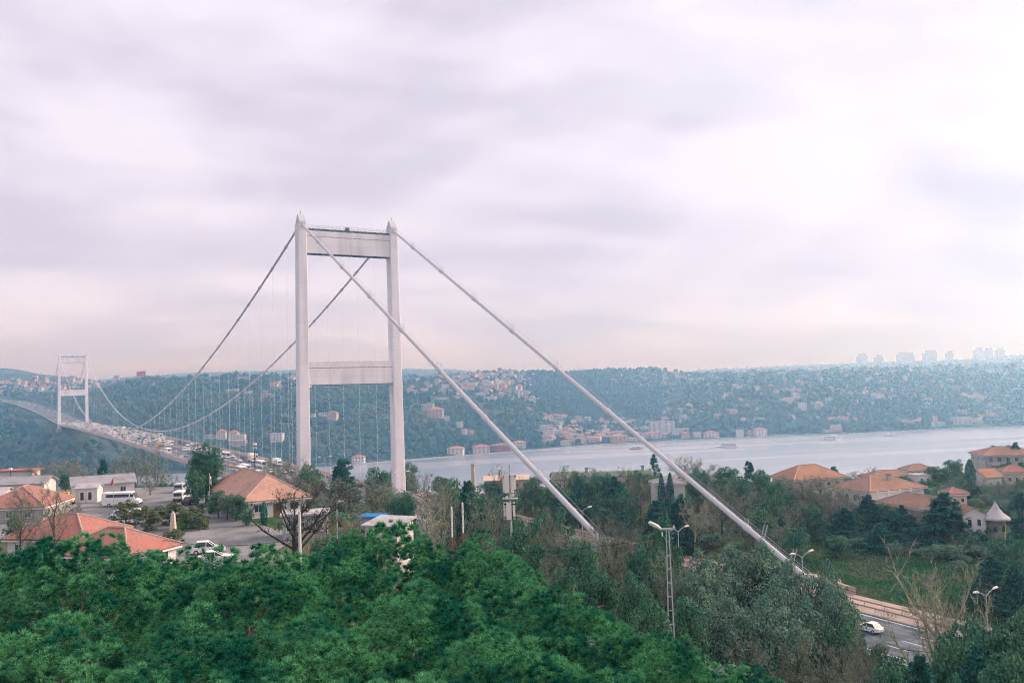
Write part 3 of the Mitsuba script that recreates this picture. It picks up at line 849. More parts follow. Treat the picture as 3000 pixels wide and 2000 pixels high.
ANCH = 197.0
for s in (-1, 1):
    Y = np.linspace(0, SPAN, 90)
    part(br, 'main_cable', tube(bx3(s * 16.9, Y, cable_z(Y)), 0.40, 8), 'cable_grey', True)
    S = np.linspace(0, ANCH, 24)
    bz = lambda q: CZ - 0.507 * q
    part(br, 'back_stay', tube(bx3(s * 16.9, -S, bz(S)), np.linspace(0.42, 0.58, 24), 10), 'cable_grey', True)
    Sf = np.linspace(0, 215, 12)
    part(br, 'back_stay', tube(bx3(s * 16.9, SPAN + Sf, CZ - 0.40 * Sf), 0.42, 6), 'cable_grey', True)
    for e in (-0.42, 0.42):
        part(br, 'hand_rope', tube(bx3(s * 16.9 + e, -S, bz(S) + 1.35), 0.035, 4), 'cable_grey')
    for q in list(np.arange(18, 190, 22.0)) + [172.0]:
        c = bx3(s * 16.9, -q, bz(q)); d = bx3(s * 16.9, -q - 0.7, bz(q + 0.7)) - c
        part(br, 'cable_band', tube([c - d, c + d], 0.66, 8), 'cable_grey')
        part(br, 'rope_post', join(*[tube([bx3(s * 16.9 + e, -q, bz(q) + .3), bx3(s * 16.9 + e * 1.1, -q, bz(q) + 1.9)], 0.06, 4) for e in (-0.42, 0.42)]), 'galvanised')
    for q in (176.0, 183.0):                                             # splayed end of the hand ropes
        part(br, 'rope_anchor', join(tube([bx3(s * 16.9 - .4, -q, bz(q) + .5), bx3(s * 16.9 - .4, -q - 1, bz(q) + 3.2)], .10, 5), tube([bx3(s * 16.9 + .5, -q, bz(q) + .5), bx3(s * 16.9 + .5, -q - 1, bz(q) + 3.2)], .10, 5)), 'galvanised')
    part(br, 'anchor_block', brick(s * 16.9 - 4.0 if s < 0 else 17.2, s * 16.9 + 4.0 if s > 0 else -17.2, -206, -194, -9, -2.6), 'tan_paving')
    for Yh in np.arange(17.92, SPAN - 10, 17.92):
        z = cable_z(Yh)
        part(br, 'hanger', tube([bx3(s * 16.9, Yh, camber(Yh)), bx3(s * 16.9, Yh, z)], 0.042, 5, False), 'hanger_grey')
        a, b = bx3(s * 16.9, Yh - .6, cable_z(Yh - .6)), bx3(s * 16.9, Yh + .6, cable_z(Yh + .6))
        if Yh < 420:
            part(br, 'cable_clamp', tube([a, b], 0.62, 8), 'cable_grey')


def deck_strip(prof, Y, mat_, name, **kw):
    """A length of deck drawn along a cross-section (across, height above roadway)."""
    c = camber(Y)
    return part(br, name, loft([[bx3(x, y, z + cz) for x, z in prof] for y, cz in zip(Y, c)]), mat_, **kw)


_Yd = np.concatenate([[-5.9], np.arange(0, SPAN + 1, 21.8), [SPAN + 6]])
deck_strip([(-19.7, -0.35), (-17.0, -0.30), (-17.0, -0.05), (17.0, -0.05), (17.0, -0.30), (19.7, -0.35), (19.7, -0.75), (16.2, -1.35), (10.5, -3.0), (-10.5, -3.0), (-16.2, -1.35), (-19.7, -0.75)][::-1], _Yd, 'deck_grey', 'girder')
_c = camber(_Yd)
part(br, 'roadway', strip(bx3(16.2, _Yd, _c + .0), bx3(-16.2, _Yd, _c + .0)), 'asphalt')
for s in (-1, 1):
    a, b = sorted((17.0 * s, 19.6 * s))
    part(br, 'walkway', strip(bx3(b, _Yd, _c - .25), bx3(a, _Yd, _c - .25)), 'walk_tan')
    x0, x1 = sorted((16.25 * s, 16.6 * s))
    deck_strip([(x0, -.04), (x1, -.04), (x1, .85), (x0, .85)][::1], _Yd, 'walk_tan', 'parapet')
    x0, x1 = sorted((19.55 * s, 19.68 * s))
    deck_strip([(x0, -.30), (x1, -.30), (x1, 1.05), (x0, 1.05)], _Yd, 'walk_tan', 'edge_railing')
deck_strip([(-.35, .004), (.35, .004), (.18, .85), (-.18, .85)], _Yd, 'walk_tan', 'median_barrier')
for x in (3.9, 7.7, 11.5, -3.9, -7.7, -11.5):
    part(br, 'lane_dashes', join(*[strip(bx3(x + .1, np.array([y, y + 5.]), camber(np.array([y, y + 5.])) + .012), bx3(x - .1, np.array([y, y + 5.]), camber(np.array([y, y + 5.])) + .012)) for y in np.arange(4, SPAN, 15)]), 'white_paint', kind='stuff')
# the motorway beyond the far tower, climbing the hillside
_far, _fz = MOTOR[:, :2], MOTOR[:, 2]
_k = np.linspace(0, 8, 60)
_fx, _fy, _fzz = (np.interp(_k, np.arange(9), a) for a in (_far[:, 0], _far[:, 1], _fz))
_fnorm = np.gradient(np.stack([_fx, _fy], 1), axis=0); _fnorm = np.stack([_fnorm[:, 1], -_fnorm[:, 0]], 1) / np.linalg.norm(_fnorm, axis=1, keepdims=True)
_fp = np.stack([_fx, _fy], 1)


def far_road(k, x):
    i = np.clip(k * 59 / 8, 0, 58.999); j = int(i); w = i - j
    p = _fp[j] * (1 - w) + _fp[j + 1] * w + _fnorm[j] * x
    d = _fp[j + 1] - _fp[j]
    return p[0], p[1], _fzz[j] * (1 - w) + _fzz[j + 1] * w, math.atan2(d[1], d[0])


def _fr(a, b, dz):
    return strip(np.c_[_fp + _fnorm * b, _fzz + dz], np.c_[_fp + _fnorm * a, _fzz + dz])


struct('far_motorway', _fr(-17, 17, 0.25), 'asphalt')
struct('far_embankment', loft([[(p[0] + n[0] * x, p[1] + n[1] * x, z + dz) for x, dz in ((-19, .2), (19, .2), (24, -9), (-24, -9))] for p, n, z in zip(_fp, _fnorm, _fzz)]), 'soil_far')
for _x in (-17.6, 17.6):
    single('motorway_barrier', loft([[(p[0] + n[0] * (_x + x), p[1] + n[1] * (_x + x), z + dz) for x, dz in ((-.3, .2), (.3, .2), (.3, 1.3), (-.3, 1.3))] for p, n, z in zip(_fp, _fnorm, _fzz)]), 'walk_tan', ('left' if _x < 0 else 'right') + ' pale barrier of the motorway beyond the far tower', 'barrier')


# ---------------------------------------------------------------- buildings of the near shore
def roof_planes(w, d, rise, kind, over):
    """Planes of a hipped ('hip') or gabled ('gable') roof or a lean-to ('shed') over a w x d plan, eaves at z = 0; ridge along x."""
    W, D = w / 2 + over, d / 2 + over
    if kind == 'hip':
        e = max(W - D, 0.0) if W >= D else 0.0
        g = max(D - W, 0.0) if D > W else 0.0
        A, B = (-e, -g, rise), (e, g, rise)
        c = [(-W, -D, 0), (W, -D, 0), (W, D, 0), (-W, D, 0)]
        if W >= D:
            return [[c[0], c[1], B, A], [c[1], c[2], B], [c[2], c[3], A, B], [c[3], c[0], A]]
        return [[c[0], c[1], A], [c[1], c[2], B, A], [c[2], c[3], B], [c[3], c[0], A, B]]
    if kind == 'gable':
        A, B = (-W, 0, rise), (W, 0, rise)
        return [[(-W, -D, 0), (W, -D, 0), B, A], [(W, D, 0), (-W, D, 0), A, B]]
    return [[(-W, -D, 0), (W, -D, 0), (W, D, rise), (-W, D, rise)]]


def roof_mesh(planes, thick=0.16):
    V, F, UV, n = [], [], [], 0
    for pl in planes:
        p = np.array(pl, float)
        u = p[1] - p[0]; u = u / np.linalg.norm(u)
        nn = np.cross(p[1] - p[0], p[2] - p[0]); nn /= np.linalg.norm(nn)
        v = np.cross(nn, u)
        uv = np.stack([(p - p[0]) @ u, (p - p[0]) @ v], 1)
        m = len(p)
        V += [p, p - [0, 0, thick]]
        UV += [uv, uv]
        for k in range(1, m - 1):
            F += [[n, n + k, n + k + 1], [n + m, n + m + k + 1, n + m + k]]
        for k in range(m):
            q = (k + 1) % m
            F += [[n + k, n + m + k, n + m + q], [n + k, n + m + q, n + q]]
        n += 2 * m
    return np.vstack(V), np.array(F), np.vstack(UV)


def wall_spot(side, w, d, x, z):
    """Where (x along the wall, z up) lies on a side of the plan, and the turn that faces outward along -y."""
    return {'f': ((x, -d / 2, z), 0.0), 'b': ((-x, d / 2, z), math.pi), 'r': ((w / 2, x, z), math.pi / 2), 'l': ((-w / 2, -x, z), -math.pi / 2)}[side]


def house(name, label, cat, x, y, rz, w, d, h, roof, rise, wall_m, roof_m, wins=(), over=0.55, base=None, door=None, chimneys=(), z0=None, frame='white_paint', group=None):
    z = (float(near_z(np.array([x]), np.array([y]))[0]) if z0 is None else z0)
    key = thing(name, label, cat, group)
    L = (x, y, z)
    P = lambda m: put(m, L, rz)
    if roof == 'gable':
        pr = [(-d / 2, 0), (d / 2, 0), (d / 2, h), (0, h + rise * (d / 2) / (d / 2 + over)), (-d / 2, h)]
        m = loft([[(-w / 2, a, b if b else -3) for a, b in pr], [(w / 2, a, b if b else -3) for a, b in pr]])
    else:
        m = box((0, 0, h / 2 - 1.5), (w, d, h + 3))
    part(key, 'wall', P(m), wall_m)
    if roof == 'flat':
        part(key, 'roof', P(box((0, 0, h + 0.14), (w + 2 * over, d + 2 * over, 0.28))), roof_m)
    else:
        v, f, uv = roof_mesh(roof_planes(w, d, rise, roof, over))
        k = numbered(f'{key}__roof')
        scene[k] = mikit.ply(P((v + [0, 0, h + 0.02], f)), roof_m, False, uv=uv)
        if roof == 'hip':
            part(key, 'fascia', P(box((0, 0, h - 0.27), (w + 2 * over - .1, d + 2 * over - .1, 0.22))), frame)
            W, D = w / 2 + over, d / 2 + over
            e, g = max(W - D, 0), max(D - W, 0)
            rid = [tube([(-e, -g, h + rise + .05), (e, g, h + rise + .05)], .13, 5)] if e + g > 0.1 else []
            rid += [tube([(sx * W, sy * D, h + .05), (e * sx, g * sy, h + rise + .05)], .12, 5) for sx in (-1, 1) for sy in (-1, 1)]
            part(key, 'ridge_tiles', P(join(*rid)), roof_m if roof_m.startswith('roof') and False else 'tan_paving')
    for side, wx, wz, ww, wh in wins:
        c, a = wall_spot(side, w, d, wx, wz)
        fr = numbered(f'{key}__window')
        t = 0.09
        bars = [box((0, -.03, wh / 2 - t / 2), (ww, .10, t)), box((0, -.03, -wh / 2 + t / 2), (ww, .10, t))] + [box((s * (ww / 2 - t / 2), -.03, 0), (t, .10, wh - 2 * t)) for s in (-1, 1)]
        if ww > 0.9:
            bars.append(box((0, -.028, 0), (t * .7, .08, wh - 2 * t)))
        scene[fr] = mikit.ply(P(put(join(*bars), c, a)), frame)
        part(fr, 'pane', P(put(box((0, -.005, 0), (ww - 2 * t, .05, wh - 2 * t)), c, a)), 'glass_dark')
        part(fr, 'sill', P(put(box((0, -.09, -wh / 2 - .06), (ww + .2, .2, .09)), c, a)), frame)
    if door:
        side, dx, dw, dh = door
        c, a = wall_spot(side, w, d, dx, dh / 2)
        dk = part(key, 'door', P(put(box((0, -.02, 0), (dw, .10, dh)), c, a)), 'wood_brown')
        part(dk, 'handle', P(put(box((dw / 2 - .15, -.09, 0), (.05, .06, .2)), c, a)), 'galvanised')
    for cx, cy, ch in chimneys:
        ck = part(key, 'chimney', P(box((cx, cy, h + rise * .5 + ch / 2 - .3), (.8, .8, ch + .6))), 'wall_grey')
        part(ck, 'cap', P(box((cx, cy, h + rise * .5 + ch + .1), (1.05, 1.05, .2))), 'seam_dark')
    return key, L, rz


def row(side, xs, z, w, h):
    return [(side, x, z, w, h) for x in xs]


# around the car park, lower left
house('tiled_house', 'low house with a faded red hip roof at the left edge of the car park', 'house', -87, 160, 0.12, 11, 13, 2.6, 'hip', 3.0, 'wall_grey', 'roof_red', row('f', (-3, 0, 3), 1.4, 1.2, 1.2) + row('r', (-4, 0, 4), 1.4, 1.2, 1.2))
house('tiled_house', 'red tiled house with a white gable edge, middle one of the three red roofs', 'house', -60.4, 122, -0.22, 11.5, 9, 2.8, 'hip', 2.6, 'wall_white', 'roof_red', row('f', (-4, 0, 4), 1.5, 1.2, 1.2) + row('r', (-2, 2), 1.5, 1.2, 1.2))
house('tiled_house', 'red tiled house right behind the pines, nearest of the red roofs', 'house', -47.4, 107, -0.34, 10.5, 8, 2.3, 'hip', 2.5, 'wall_white', 'roof_red', row('f', (-4, 0, 4), 1.5, 1.2, 1.2) + row('r', (-2, 2), 1.5, 1.2, 1.2))
house('gate_office', 'single-storey office with a grey sheet roof behind the white minibus', 'office', -87, 190, 0.50, 11.5, 8, 3.0, 'gable', 1.5, 'wall_white', 'roof_grey', row('f', (-4, -1.6, 3.6), 1.7, 1.2, 1.2) + row('r', (-2, 2), 1.7, 1.2, 1.2))
_k, _L, _a = house('entrance_porch', 'white porch with two glazed doors in front of the grey-roofed office', 'porch', -85.6, 181, 0.10, 4.2, 3.2, 2.9, 'gable', 0.8, 'wall_white', 'roof_white', over=0.25)
for _x in (-0.75, 0.75):
    part(_k, 'door', put(box((_x, -1.64, 1.15), (1.1, .10, 2.2)), _L, _a), 'white_paint')
    part(_k, 'door_pane', put(box((_x, -1.70, 1.35), (.66, .05, 1.5)), _L, _a), 'glass_dark')
house('pale_shed', 'long low building with a pale grey roof at the left edge of the picture', 'shed', -106, 192, 0.15, 13, 7, 3.2, 'gable', 1.3, 'wall_white', 'roof_grey', row('f', (-4, 0, 4), 1.7, 1.3, 1.0))
house('pale_shed', 'white-roofed shed in front of the long pale shed at the left edge', 'shed', -103, 174, 0.05, 10, 6, 2.9, 'gable', 1.2, 'wall_white', 'roof_white', row('f', (-3, 0, 3), 1.6, 1.2, 1.0))
house('roadside_hut', 'hut with a red and white band on its roof edge at far left', 'hut', -128, 232, 0.1, 9, 5, 8.5, 'flat', 0, 'wall_white', 'far_roof_red', row('f', (-3, 0, 3), 6.6, 1.4, 1.2), z0=79)
# pavilion with the big orange roof
_k, _L, _a = house('pavilion', 'pavilion under a broad orange tiled hip roof beside the tall dark tree', 'pavilion', -47.3, 164.0, math.atan2(25, -14.6), 27, 10.2, 2.95, 'hip', 3.7, 'wall_white', 'roof_salmon', row('r', (-3, 3), 1.6, 1.5, 1.3) + row('l', (-3, 3), 1.6, 1.5, 1.3) + row('b', (-9, -5, -1, 3, 7), 1.6, 1.4, 1.2), over=0.8, door=('l', 0.2, 1.4, 2.2))
house('annex', 'flat-roofed white annex with a pale fascia behind the crooked dark tree', 'annex', -30.6, 131, 0.18, 6.2, 5, 3.3, 'flat', 0, 'wall_grey', 'roof_white', row('f', (-2.0, 0, 2.0), 1.8, 1.2, 1.3), over=0.35, door=('r', 0, 1.0, 2.1))
house('tin_shed', 'small shed with a sloping white sheet roof right of the pavilion', 'shed', -15.0, 106, -0.42, 4.3, 3.7, 4.6, 'shed', 0.55, 'wall_white', 'roof_white', row('f', (-1.2, 1.2), 2.6, 0.9, 1.0), over=0.35, door=('f', 0.1, .9, 2.0), z0=85.6)
house('kiosk', 'small kiosk with a bright blue roof behind the tin shed', 'kiosk', -19.0, 119, -0.2, 2.6, 2.4, 4.2, 'flat', 0, 'wall_grey', 'blue_roof', row('f', (0,), 3.0, 1.3, .9), over=0.3)
# down by the water
_k = thing('factory_chimney', 'tapering pale brick chimney standing in front of the water', 'chimney')
part(_k, 'shaft', tube([(-15.6, 330, 55), (-15.6, 330, 76.6)], [0.95, 0.66], 12), 'wall_cream', 40)
part(_k, 'rim', tube([(-15.6, 330, 76.5), (-15.6, 330, 77.4)], [0.80, 0.80], 12), 'tan_paving', 40)
house('shore_building', 'long beige building with a pale roof behind the phone mast', 'building', -3.2, 291, 0.08, 14, 8, 6.8, 'gable', 1.2, 'wall_cream', 'far_wall_cream', row('f', np.linspace(-5.5, 5.5, 6), 5.2, 1.0, 1.3), group=None)
house('green_roofed_building', 'building with a green sheet roof on the shore, left part with beige gable wall', 'building', 15.6, 285, 0.10, 8.5, 9, 4.6, 'gable', 1.9, 'wall_cream', 'roof_green', row('f', (-2.6, 0, 2.6), 2.6, 1.1, 1.4), over=.3)
house('green_roofed_building', 'long low building with a green roof and beige edge along the shore', 'building', 32.0, 289, 0.10, 22, 9, 5.0, 'gable', 1.2, 'wall_cream', 'roof_green', row('f', np.linspace(-9, 9, 7), 3.0, 1.1, 1.4), over=.3, chimneys=((-9.5, 0, 1.8), (8.8, 0, 1.8)))
house('villa', 'white villa with a thin grey roof behind two slim cypresses', 'villa', 39.5, 236, 0.05, 7.5, 7, 10.0, 'hip', 1.5, 'wall_white', 'roof_grey', row('f', (-2, 0.4), 7.6, 1.2, 1.6) + row('f', (-2, 0.4), 4.2, 1.2, 1.6) + row('r', (-2, 2), 7.6, 1.2, 1.5))
house('garden_hut', 'small hut with a flat white roof among the dark trees', 'hut', 24.5, 262, 0.0, 7.0, 4, 7.0, 'flat', 0, 'wall_grey', 'roof_white', row('f', (-2, 2), 4.0, 1.2, 1.2), z0=66)
# villas on the right
house('orange_roofed_villa', 'three-storey villa with an orange hip roof behind bare trees right of the cable', 'villa', 84.6, 262, 0.30, 16.5, 11, 5.3, 'hip', 3.4, 'wall_cream', 'roof_orange', row('f', (-6, -3, 0, 3, 6), 3.4, 1.2, 1.6) + row('f', (-6, -3, 0, 3, 6), .6, 1.2, 1.6) + row('l', (-3, 0, 3), 3.4, 1.2, 1.6), over=.7)
_k, _L, _a = house('orange_roofed_villa', 'villa with a wide orange-brown hip roof, grey chimney and white balcony rail', 'villa', 92.6, 231.9, 0.39, 17.6, 13.2, 4.9, 'hip', 3.0, 'wall_white', 'roof_brown', row('f', (2.5, 5, 7.2), 2.6, 1.3, 1.7) + row('l', (-4, -1.2, 1.6, 4.4), 2.9, 1.3, 1.7), over=.7, chimneys=((1.5, -2.5, 1.6),), z0=72.2)
part(_k, 'balcony', put(box((-2.8, -7.6, 2.6), (11, 2, .25)), _L, _a), 'white_paint')
_bal = numbered(_k + '__balcony_rail')
scene[_bal] = mikit.ply(put(join(box((-2.8, -8.5, 3.75), (11, .1, .12)), *[box((x, -8.5, 3.2), (.14, .1, 1.0)) for x in np.linspace(-8.2, 2.6, 15)]), _L, _a), 'white_paint')
for _x in (-8.2, -4.6, -1.0, 2.6):
    part(_k, 'column', put(box((_x, -8.45, 1.2), (.3, .3, 8.0)), _L, _a), 'white_paint')
house('stone_wing', 'long grey stone wing with an orange-brown roof and rows of narrow windows', 'building', 92.4, 205.2, math.radians(-75), 20.5, 9, 5.6, 'hip', 2.4, 'wall_stone', 'roof_brown', row('f', (-7.4, -6.4, -5.4, -1.4, -0.4, 0.6, 5.2, 6.2, 7.2, 8.2), 3.4, .75, 1.9), over=.5)
house('white_tower_house', 'narrow white block with a flat top behind the wide-roofed villa', 'building', 117, 262, 0.2, 4.6, 4.6, 4.6, 'flat', 0, 'wall_white', 'roof_white', row('f', (-1, 1), 3.2, .8, 1.4), over=.15)
house('brown_roofed_house', 'low house with a long brownish tiled roof right behind the villas', 'house', 118, 287, 0.1, 14, 8, 3.2, 'hip', 1.9, 'wall_cream', 'roof_brown', row('f', (-5, -2, 1, 4), 1.9, 1.3, 1.2))
house('brown_roofed_house', 'white two-storey house with a small brown roof nearest the water', 'house', 143, 322, 0.05, 9.5, 7, 5.2, 'hip', 1.9, 'wall_white', 'roof_brown', row('f', (-3.4, -1.2, 1.2, 3.4), 4.0, 1.0, 1.4) + row('f', (-3.4, -1.2, 1.2, 3.4), 1.5, 1.0, 1.4))
_k, _L, _a = house('mansion', 'large grey mansion with a brown roof and colonnade at the right edge above the water', 'mansion', 181, 334, -0.08, 19, 12, 7.4, 'hip', 2.6, 'wall_grey', 'roof_brown', row('f', (-7.5, -4.5, -1.5, 1.5, 4.5, 7.5), 5.6, 1.4, 1.9) + row('f', (-7.5, -4.5, -1.5, 1.5, 4.5, 7.5), 2.0, 1.4, 1.9) + row('l', (-4, 0, 4), 5.6, 1.4, 1.8), over=.8, chimneys=((-4, 0, 1.5), (1.5, 0, 1.5)))
part(_k, 'balcony', put(box((1, -6.7, 3.9), (17, 1.4, .3)), _L, _a), 'wall_cream')
house('red_roofed_cottage', 'small white cottage with a bright red-orange roof below the mansion', 'cottage', 133.5, 257, 0.3, 5.5, 6, 4.2, 'gable', 2.2, 'wall_white', 'roof_orange', row('f', (-1.4, 1.4), 2.4, 1.0, 1.3))
house('red_roofed_cottage', 'terracotta cottage below the mansion at the right edge', 'cottage', 147, 267, -0.2, 7, 6, 4.6, 'hip', 1.8, 'wall_cream', 'roof_red', row('f', (-2, 0, 2), 2.4, 1.0, 1.3))
house('red_roofed_cottage', 'tiny cottage with an orange roof peeping between the big cedar and the broad cypress', 'cottage', 104.8, 217, 0.1, 4.2, 4, 5.4, 'hip', 1.3, 'wall_cream', 'roof_red', row('f', (-1, 1), 3.8, .9, 1.1))
house('white_gabled_house', 'narrow tall white gabled house between the big cedar and the pointed turret', 'house', 96.0, 193, 1.42, 8, 4.3, 6.0, 'gable', 1.3, 'wall_white', 'roof_brown', [('l', .9, 4.2, .9, 1.5), ('l', -.9, 4.2, .9, 1.5), ('l', .4, 1.8, .9, 1.4)], over=.3)
# turret with a witch's-hat roof
_k = thing('turret', 'round stone turret under a pointed white roof at right', 'turret')
_c = np.array([99.9, 189.0, 0.0])
part(_k, 'wall', tube([_c + [0, 0, 66], _c + [0, 0, 75.2]], 1.75, 16), 'wall_stone', 40)
_pr = [(2.75, 75.0), (2.7, 75.35), (1.5, 76.3), (0.75, 77.3), (0.06, 78.7)]
part(_k, 'roof', loft([[(_c[0] + r_ * math.cos(a), _c[1] + r_ * math.sin(a), z) for a in np.linspace(0, 2 * math.pi, 17)[:-1]] for r_, z in _pr]), 'roof_white', 30)
for _a in (-2.2, -1.2):
    part(_k, 'window', put(box((0, 0, 73.2), (.12, .6, 1.1)), _c + [1.75 * math.cos(_a), 1.75 * math.sin(_a), 0], _a), 'glass_dark')
single('garden_wall', join(box((92.5, 183.5, 68.6), (9, .5, 3.2), 0.35), box((101, 184.5, 69.4), (8, .5, 2.6), -.15)), 'wall_stone', 'low pale stone garden wall below the turret', 'wall')


# ---------------------------------------------------------------- houses of the far shore: a few kinds, set out one by one
def far_house(wall_, roof_, rise, storeys, bays, split):
    """10 x 9 plan, walls 8 high; proportions are stretched per copy."""
    w, d, h = 10.0, 9.0, 8.0
    P = {'wall': (box((0, 0, h / 2 - 2), (w, d, h + 4)), 'far_wall_' + wall_)}
    if rise:
        v, f, _ = roof_mesh(roof_planes(w, d, rise, 'hip', .6), .3)
        P['roof'] = ((v + [0, 0, h + .02], f), 'far_roof_' + roof_)
    else:
        P['roof'] = (box((0, 0, h + .25), (w + .5, d + .5, .5)), 'far_roof_' + roof_)
    ms = []
    for s in range(storeys):
        z = h * (s + .55) / storeys
        for side, n, L in (('f', bays, w), ('l', max(2, bays - 2), d), ('r', max(2, bays - 2), d)):
            for k in range(n):
                c, a = wall_spot(side, w, d, L * ((k + .5) / n - .5), z)
                ms.append(put(box((0, 0, 0), (L / n * .46, .22, h / storeys * .46)), c, a))
    if split:
        for i, m in enumerate(ms):
            P['window' if i == 0 else f'window_{i:03d}'] = (m, 'far_glass')
    else:
        P['glazing'] = (join(*ms), 'far_glass')
    return P


_made = {}


def far_home(wc, rc, rise, storeys, split):
    bays = 4
    k = (wc, rc, bool(rise), storeys, split)
    if k not in _made:
        _made[k] = model(f'home_{len(_made)}', **far_house(wc, rc, 3.2 if rise else 0, storeys, bays, split))
    return _made[k]


HOMES = [(-90, 1363, 25.9, 9.3, 4.1, 'white', 'orange', 'wf'), (-52, 1381, 26.8, 10.5, 5.3, 'cream', 'red', 'wf'), (-21, 1410, 33.3, 9.1, 4.8, 'rust', 'brown', 'wf'), (7, 1447, 22.0, 7.7, 3.9, 'white', 'orange', 'wf'), (84, 1494, 19.9, 6.3, 2.3, 'white', 'red', 'wf'), (116, 1523, 9.3, 7.5, 1.7, 'cream', 'grey', 'wf'), (133, 1541, 14.7, 8.8, 2.9, 'pink', 'grey', 'wf'), (178, 1543, 29.9, 10.6, 2.3, 'yellow', 'orange', 'wf'), (205, 1555, 21.3, 5.9, 1.2, 'white', 'grey', 'wf'), (243, 1595, 35.2, 9.7, 4.2, 'white', 'red', 'wf'), (276, 1680, 48.6, 21.7, 1.3, 'white', 'grey', 'wf'), (296, 1627, 19.8, 11.1, 1.2, 'white', 'grey', 'wf'), (301, 1582, 15.6, 8.4, 3.0, 'pink', 'red', 'wf'), (323, 1591, 14.5, 8.5, 1.8, 'white', 'grey', 'wf'), (347, 1587, 28.4, 8.5, 3.6, 'white', 'red', 'wf'), (400, 1597, 13.4, 12.1, 1.2, 'white', 'grey', 'wf'), (423, 1617, 11.7, 6.8, 3.7, 'cream', 'red', 'wf'), (440, 1610, 23.3, 11.0, 3.1, 'white', 'red', 'wf'), (587, 1640, 18.1, 10.6, 0.6, 'pink', 'grey', 'wf'), (571, 1639, 15.0, 3.1, 0.6, 'white', 'grey', 'wf'), (-463, 1364, 16.1, 4.2, 2.1, 'white', 'brown', 'hs'), (-445, 1364, 13.5, 11.4, 2.1, 'white', 'red', 'hs'), (-425, 1358, 14.5, 11.4, 2.1, 'white', 'red', 'hs'), (-412, 1358, 10.8, 8.3, 1.0, 'white', 'grey', 'hs'), (-411, 1333, 25.4, 6.6, 0.5, 'pink', 'grey', 'hs'), (-355, 1340, 19.4, 11.2, 1.5, 'white', 'grey', 'hs'), (-316, 1488, 15.3, 4.5, 1.1, 'white', 'grey', 'hs'), (-298, 1472, 17.4, 10.1, 1.7, 'pink', 'brown', 'hs'), (-331, 1476, 8.4, 4.5, 0.6, 'white', 'grey', 'hs'), (-221, 1266, 18.3, 7.7, 2.9, 'white', 'red', 'hs'), (-153, 1595, 22.5, 12.1, 0.6, 'grey', 'grey', 'hs'), (-135, 1547, 27.6, 12.9, 2.4, 'pink', 'orange', 'hs'), (-115, 1536, 9.9, 6.4, 0.6, 'white', 'grey', 'hs'), (-92, 1508, 10.3, 8.6, 0.6, 'white', 'grey', 'hs'), (-82, 1474, 8.4, 7.8, 0.6, 'white', 'grey', 'hs'), (-71, 1480, 7.3, 5.6, 1.1, 'cream', 'grey', 'hs'), (-192, 1892, 22.3, 5.0, 2.9, 'cream', 'orange', 'hs'), (-140, 1732, 28.3, 3.3, 0.7, 'white', 'grey', 'hs'), (-137, 1957, 11.2, 2.2, 1.5, 'pink', 'red', 'hs'), (507, 1860, 14.9, 9.2, 2.8, 'cream', 'grey', 'hs'), (590, 1836, 15.4, 18.2, 2.8, 'white', 'grey', 'hs'), (594, 1965, 15.7, 6.7, 2.2, 'cream', 'grey', 'hs'), (476, 1939, 9.6, 6.6, 2.2, 'cream', 'orange', 'hs'), (505, 1930, 13.2, 5.9, 2.2, 'cream', 'grey', 'hs'), (513, 2039, 13.2, 6.2, 2.3, 'white', 'red', 'hs'), (451, 1854, 10.6, 4.9, 2.1, 'cream', 'red', 'hs'), (449, 1760, 10.0, 4.7, 2.0, 'white', 'orange', 'hs'), (407, 1797, 17.1, 9.6, 2.1, 'cream', 'grey', 'hs'), (604, 1946, 14.1, 4.4, 2.2, 'white', 'red', 'hs'), (294, 2318, 27.3, 2.6, 1.8, 'white', 'red', 'hs'), (137, 1919, 22.6, 5.8, 1.5, 'yellow', 'grey', 'hs'), (195, 2008, 11.5, 7.6, 3.1, 'pink', 'red', 'hs'), (267, 2020, 13.8, 3.1, 0.8, 'white', 'grey', 'hs'), (96, 1918, 14.6, 6.6, 2.2, 'pink', 'red', 'hs'), (72, 1862, 18.4, 7.8, 1.4, 'yellow', 'orange', 'hs'), (57, 2012, 18.4, 3.1, 1.5, 'pink', 'red', 'hs'), (92, 1676, 15.3, 2.5, 1.9, 'pink', 'red', 'hs'), (15, 2109, 8.8, 9.6, 0.8, 'rust', 'grey', 'hs'), (345, 2066, 10.2, 9.4, 1.6, 'white', 'grey', 'hs'), (922, 1849, 28.1, 4.2, 2.1, 'pink', 'red', 'hs'), (850, 1706, 35.7, 13.0, 1.9, 'grey', 'grey', 'hs'), (983, 2065, 31.4, 1.6, 0.8, 'white', 'grey', 'hs'), (1052, 2188, 20.0, 2.5, 0.8, 'white', 'grey', 'hs'), (725, 1904, 14.5, 4.3, 1.4, 'pink', 'red', 'hs'), (758, 1938, 12.5, 5.2, 1.5, 'cream', 'grey', 'hs'), (875, 2066, 14.1, 4.7, 1.6, 'cream', 'grey', 'hs'), (-731, 1823, 15.3, 3.5, 2.1, 'pink', 'orange', 'hs'), (-616, 1871, 17.8, 3.6, 2.1, 'yellow', 'red', 'hs'), (-578, 1919, 29.2, 4.4, 2.2, 'pink', 'red', 'hs'), (-543, 1730, 23.7, 3.3, 1.3, 'white', 'grey', 'hs'), (-507, 1709, 14.9, 3.2, 1.3, 'white', 'grey', 'hs'), (-458, 1665, 25.3, 3.8, 1.9, 'pink', 'red', 'hs'), (-459, 1773, 10.1, 4.0, 2.0, 'white', 'red', 'hs')]
_words = dict(white='white', cream='cream', pink='pinkish', grey='grey', rust='rust-red', yellow='ochre-yellow')
_rw = dict(red='red-tiled roof', orange='orange roof', grey='flat grey roof', brown='brown roof')
_taken = []
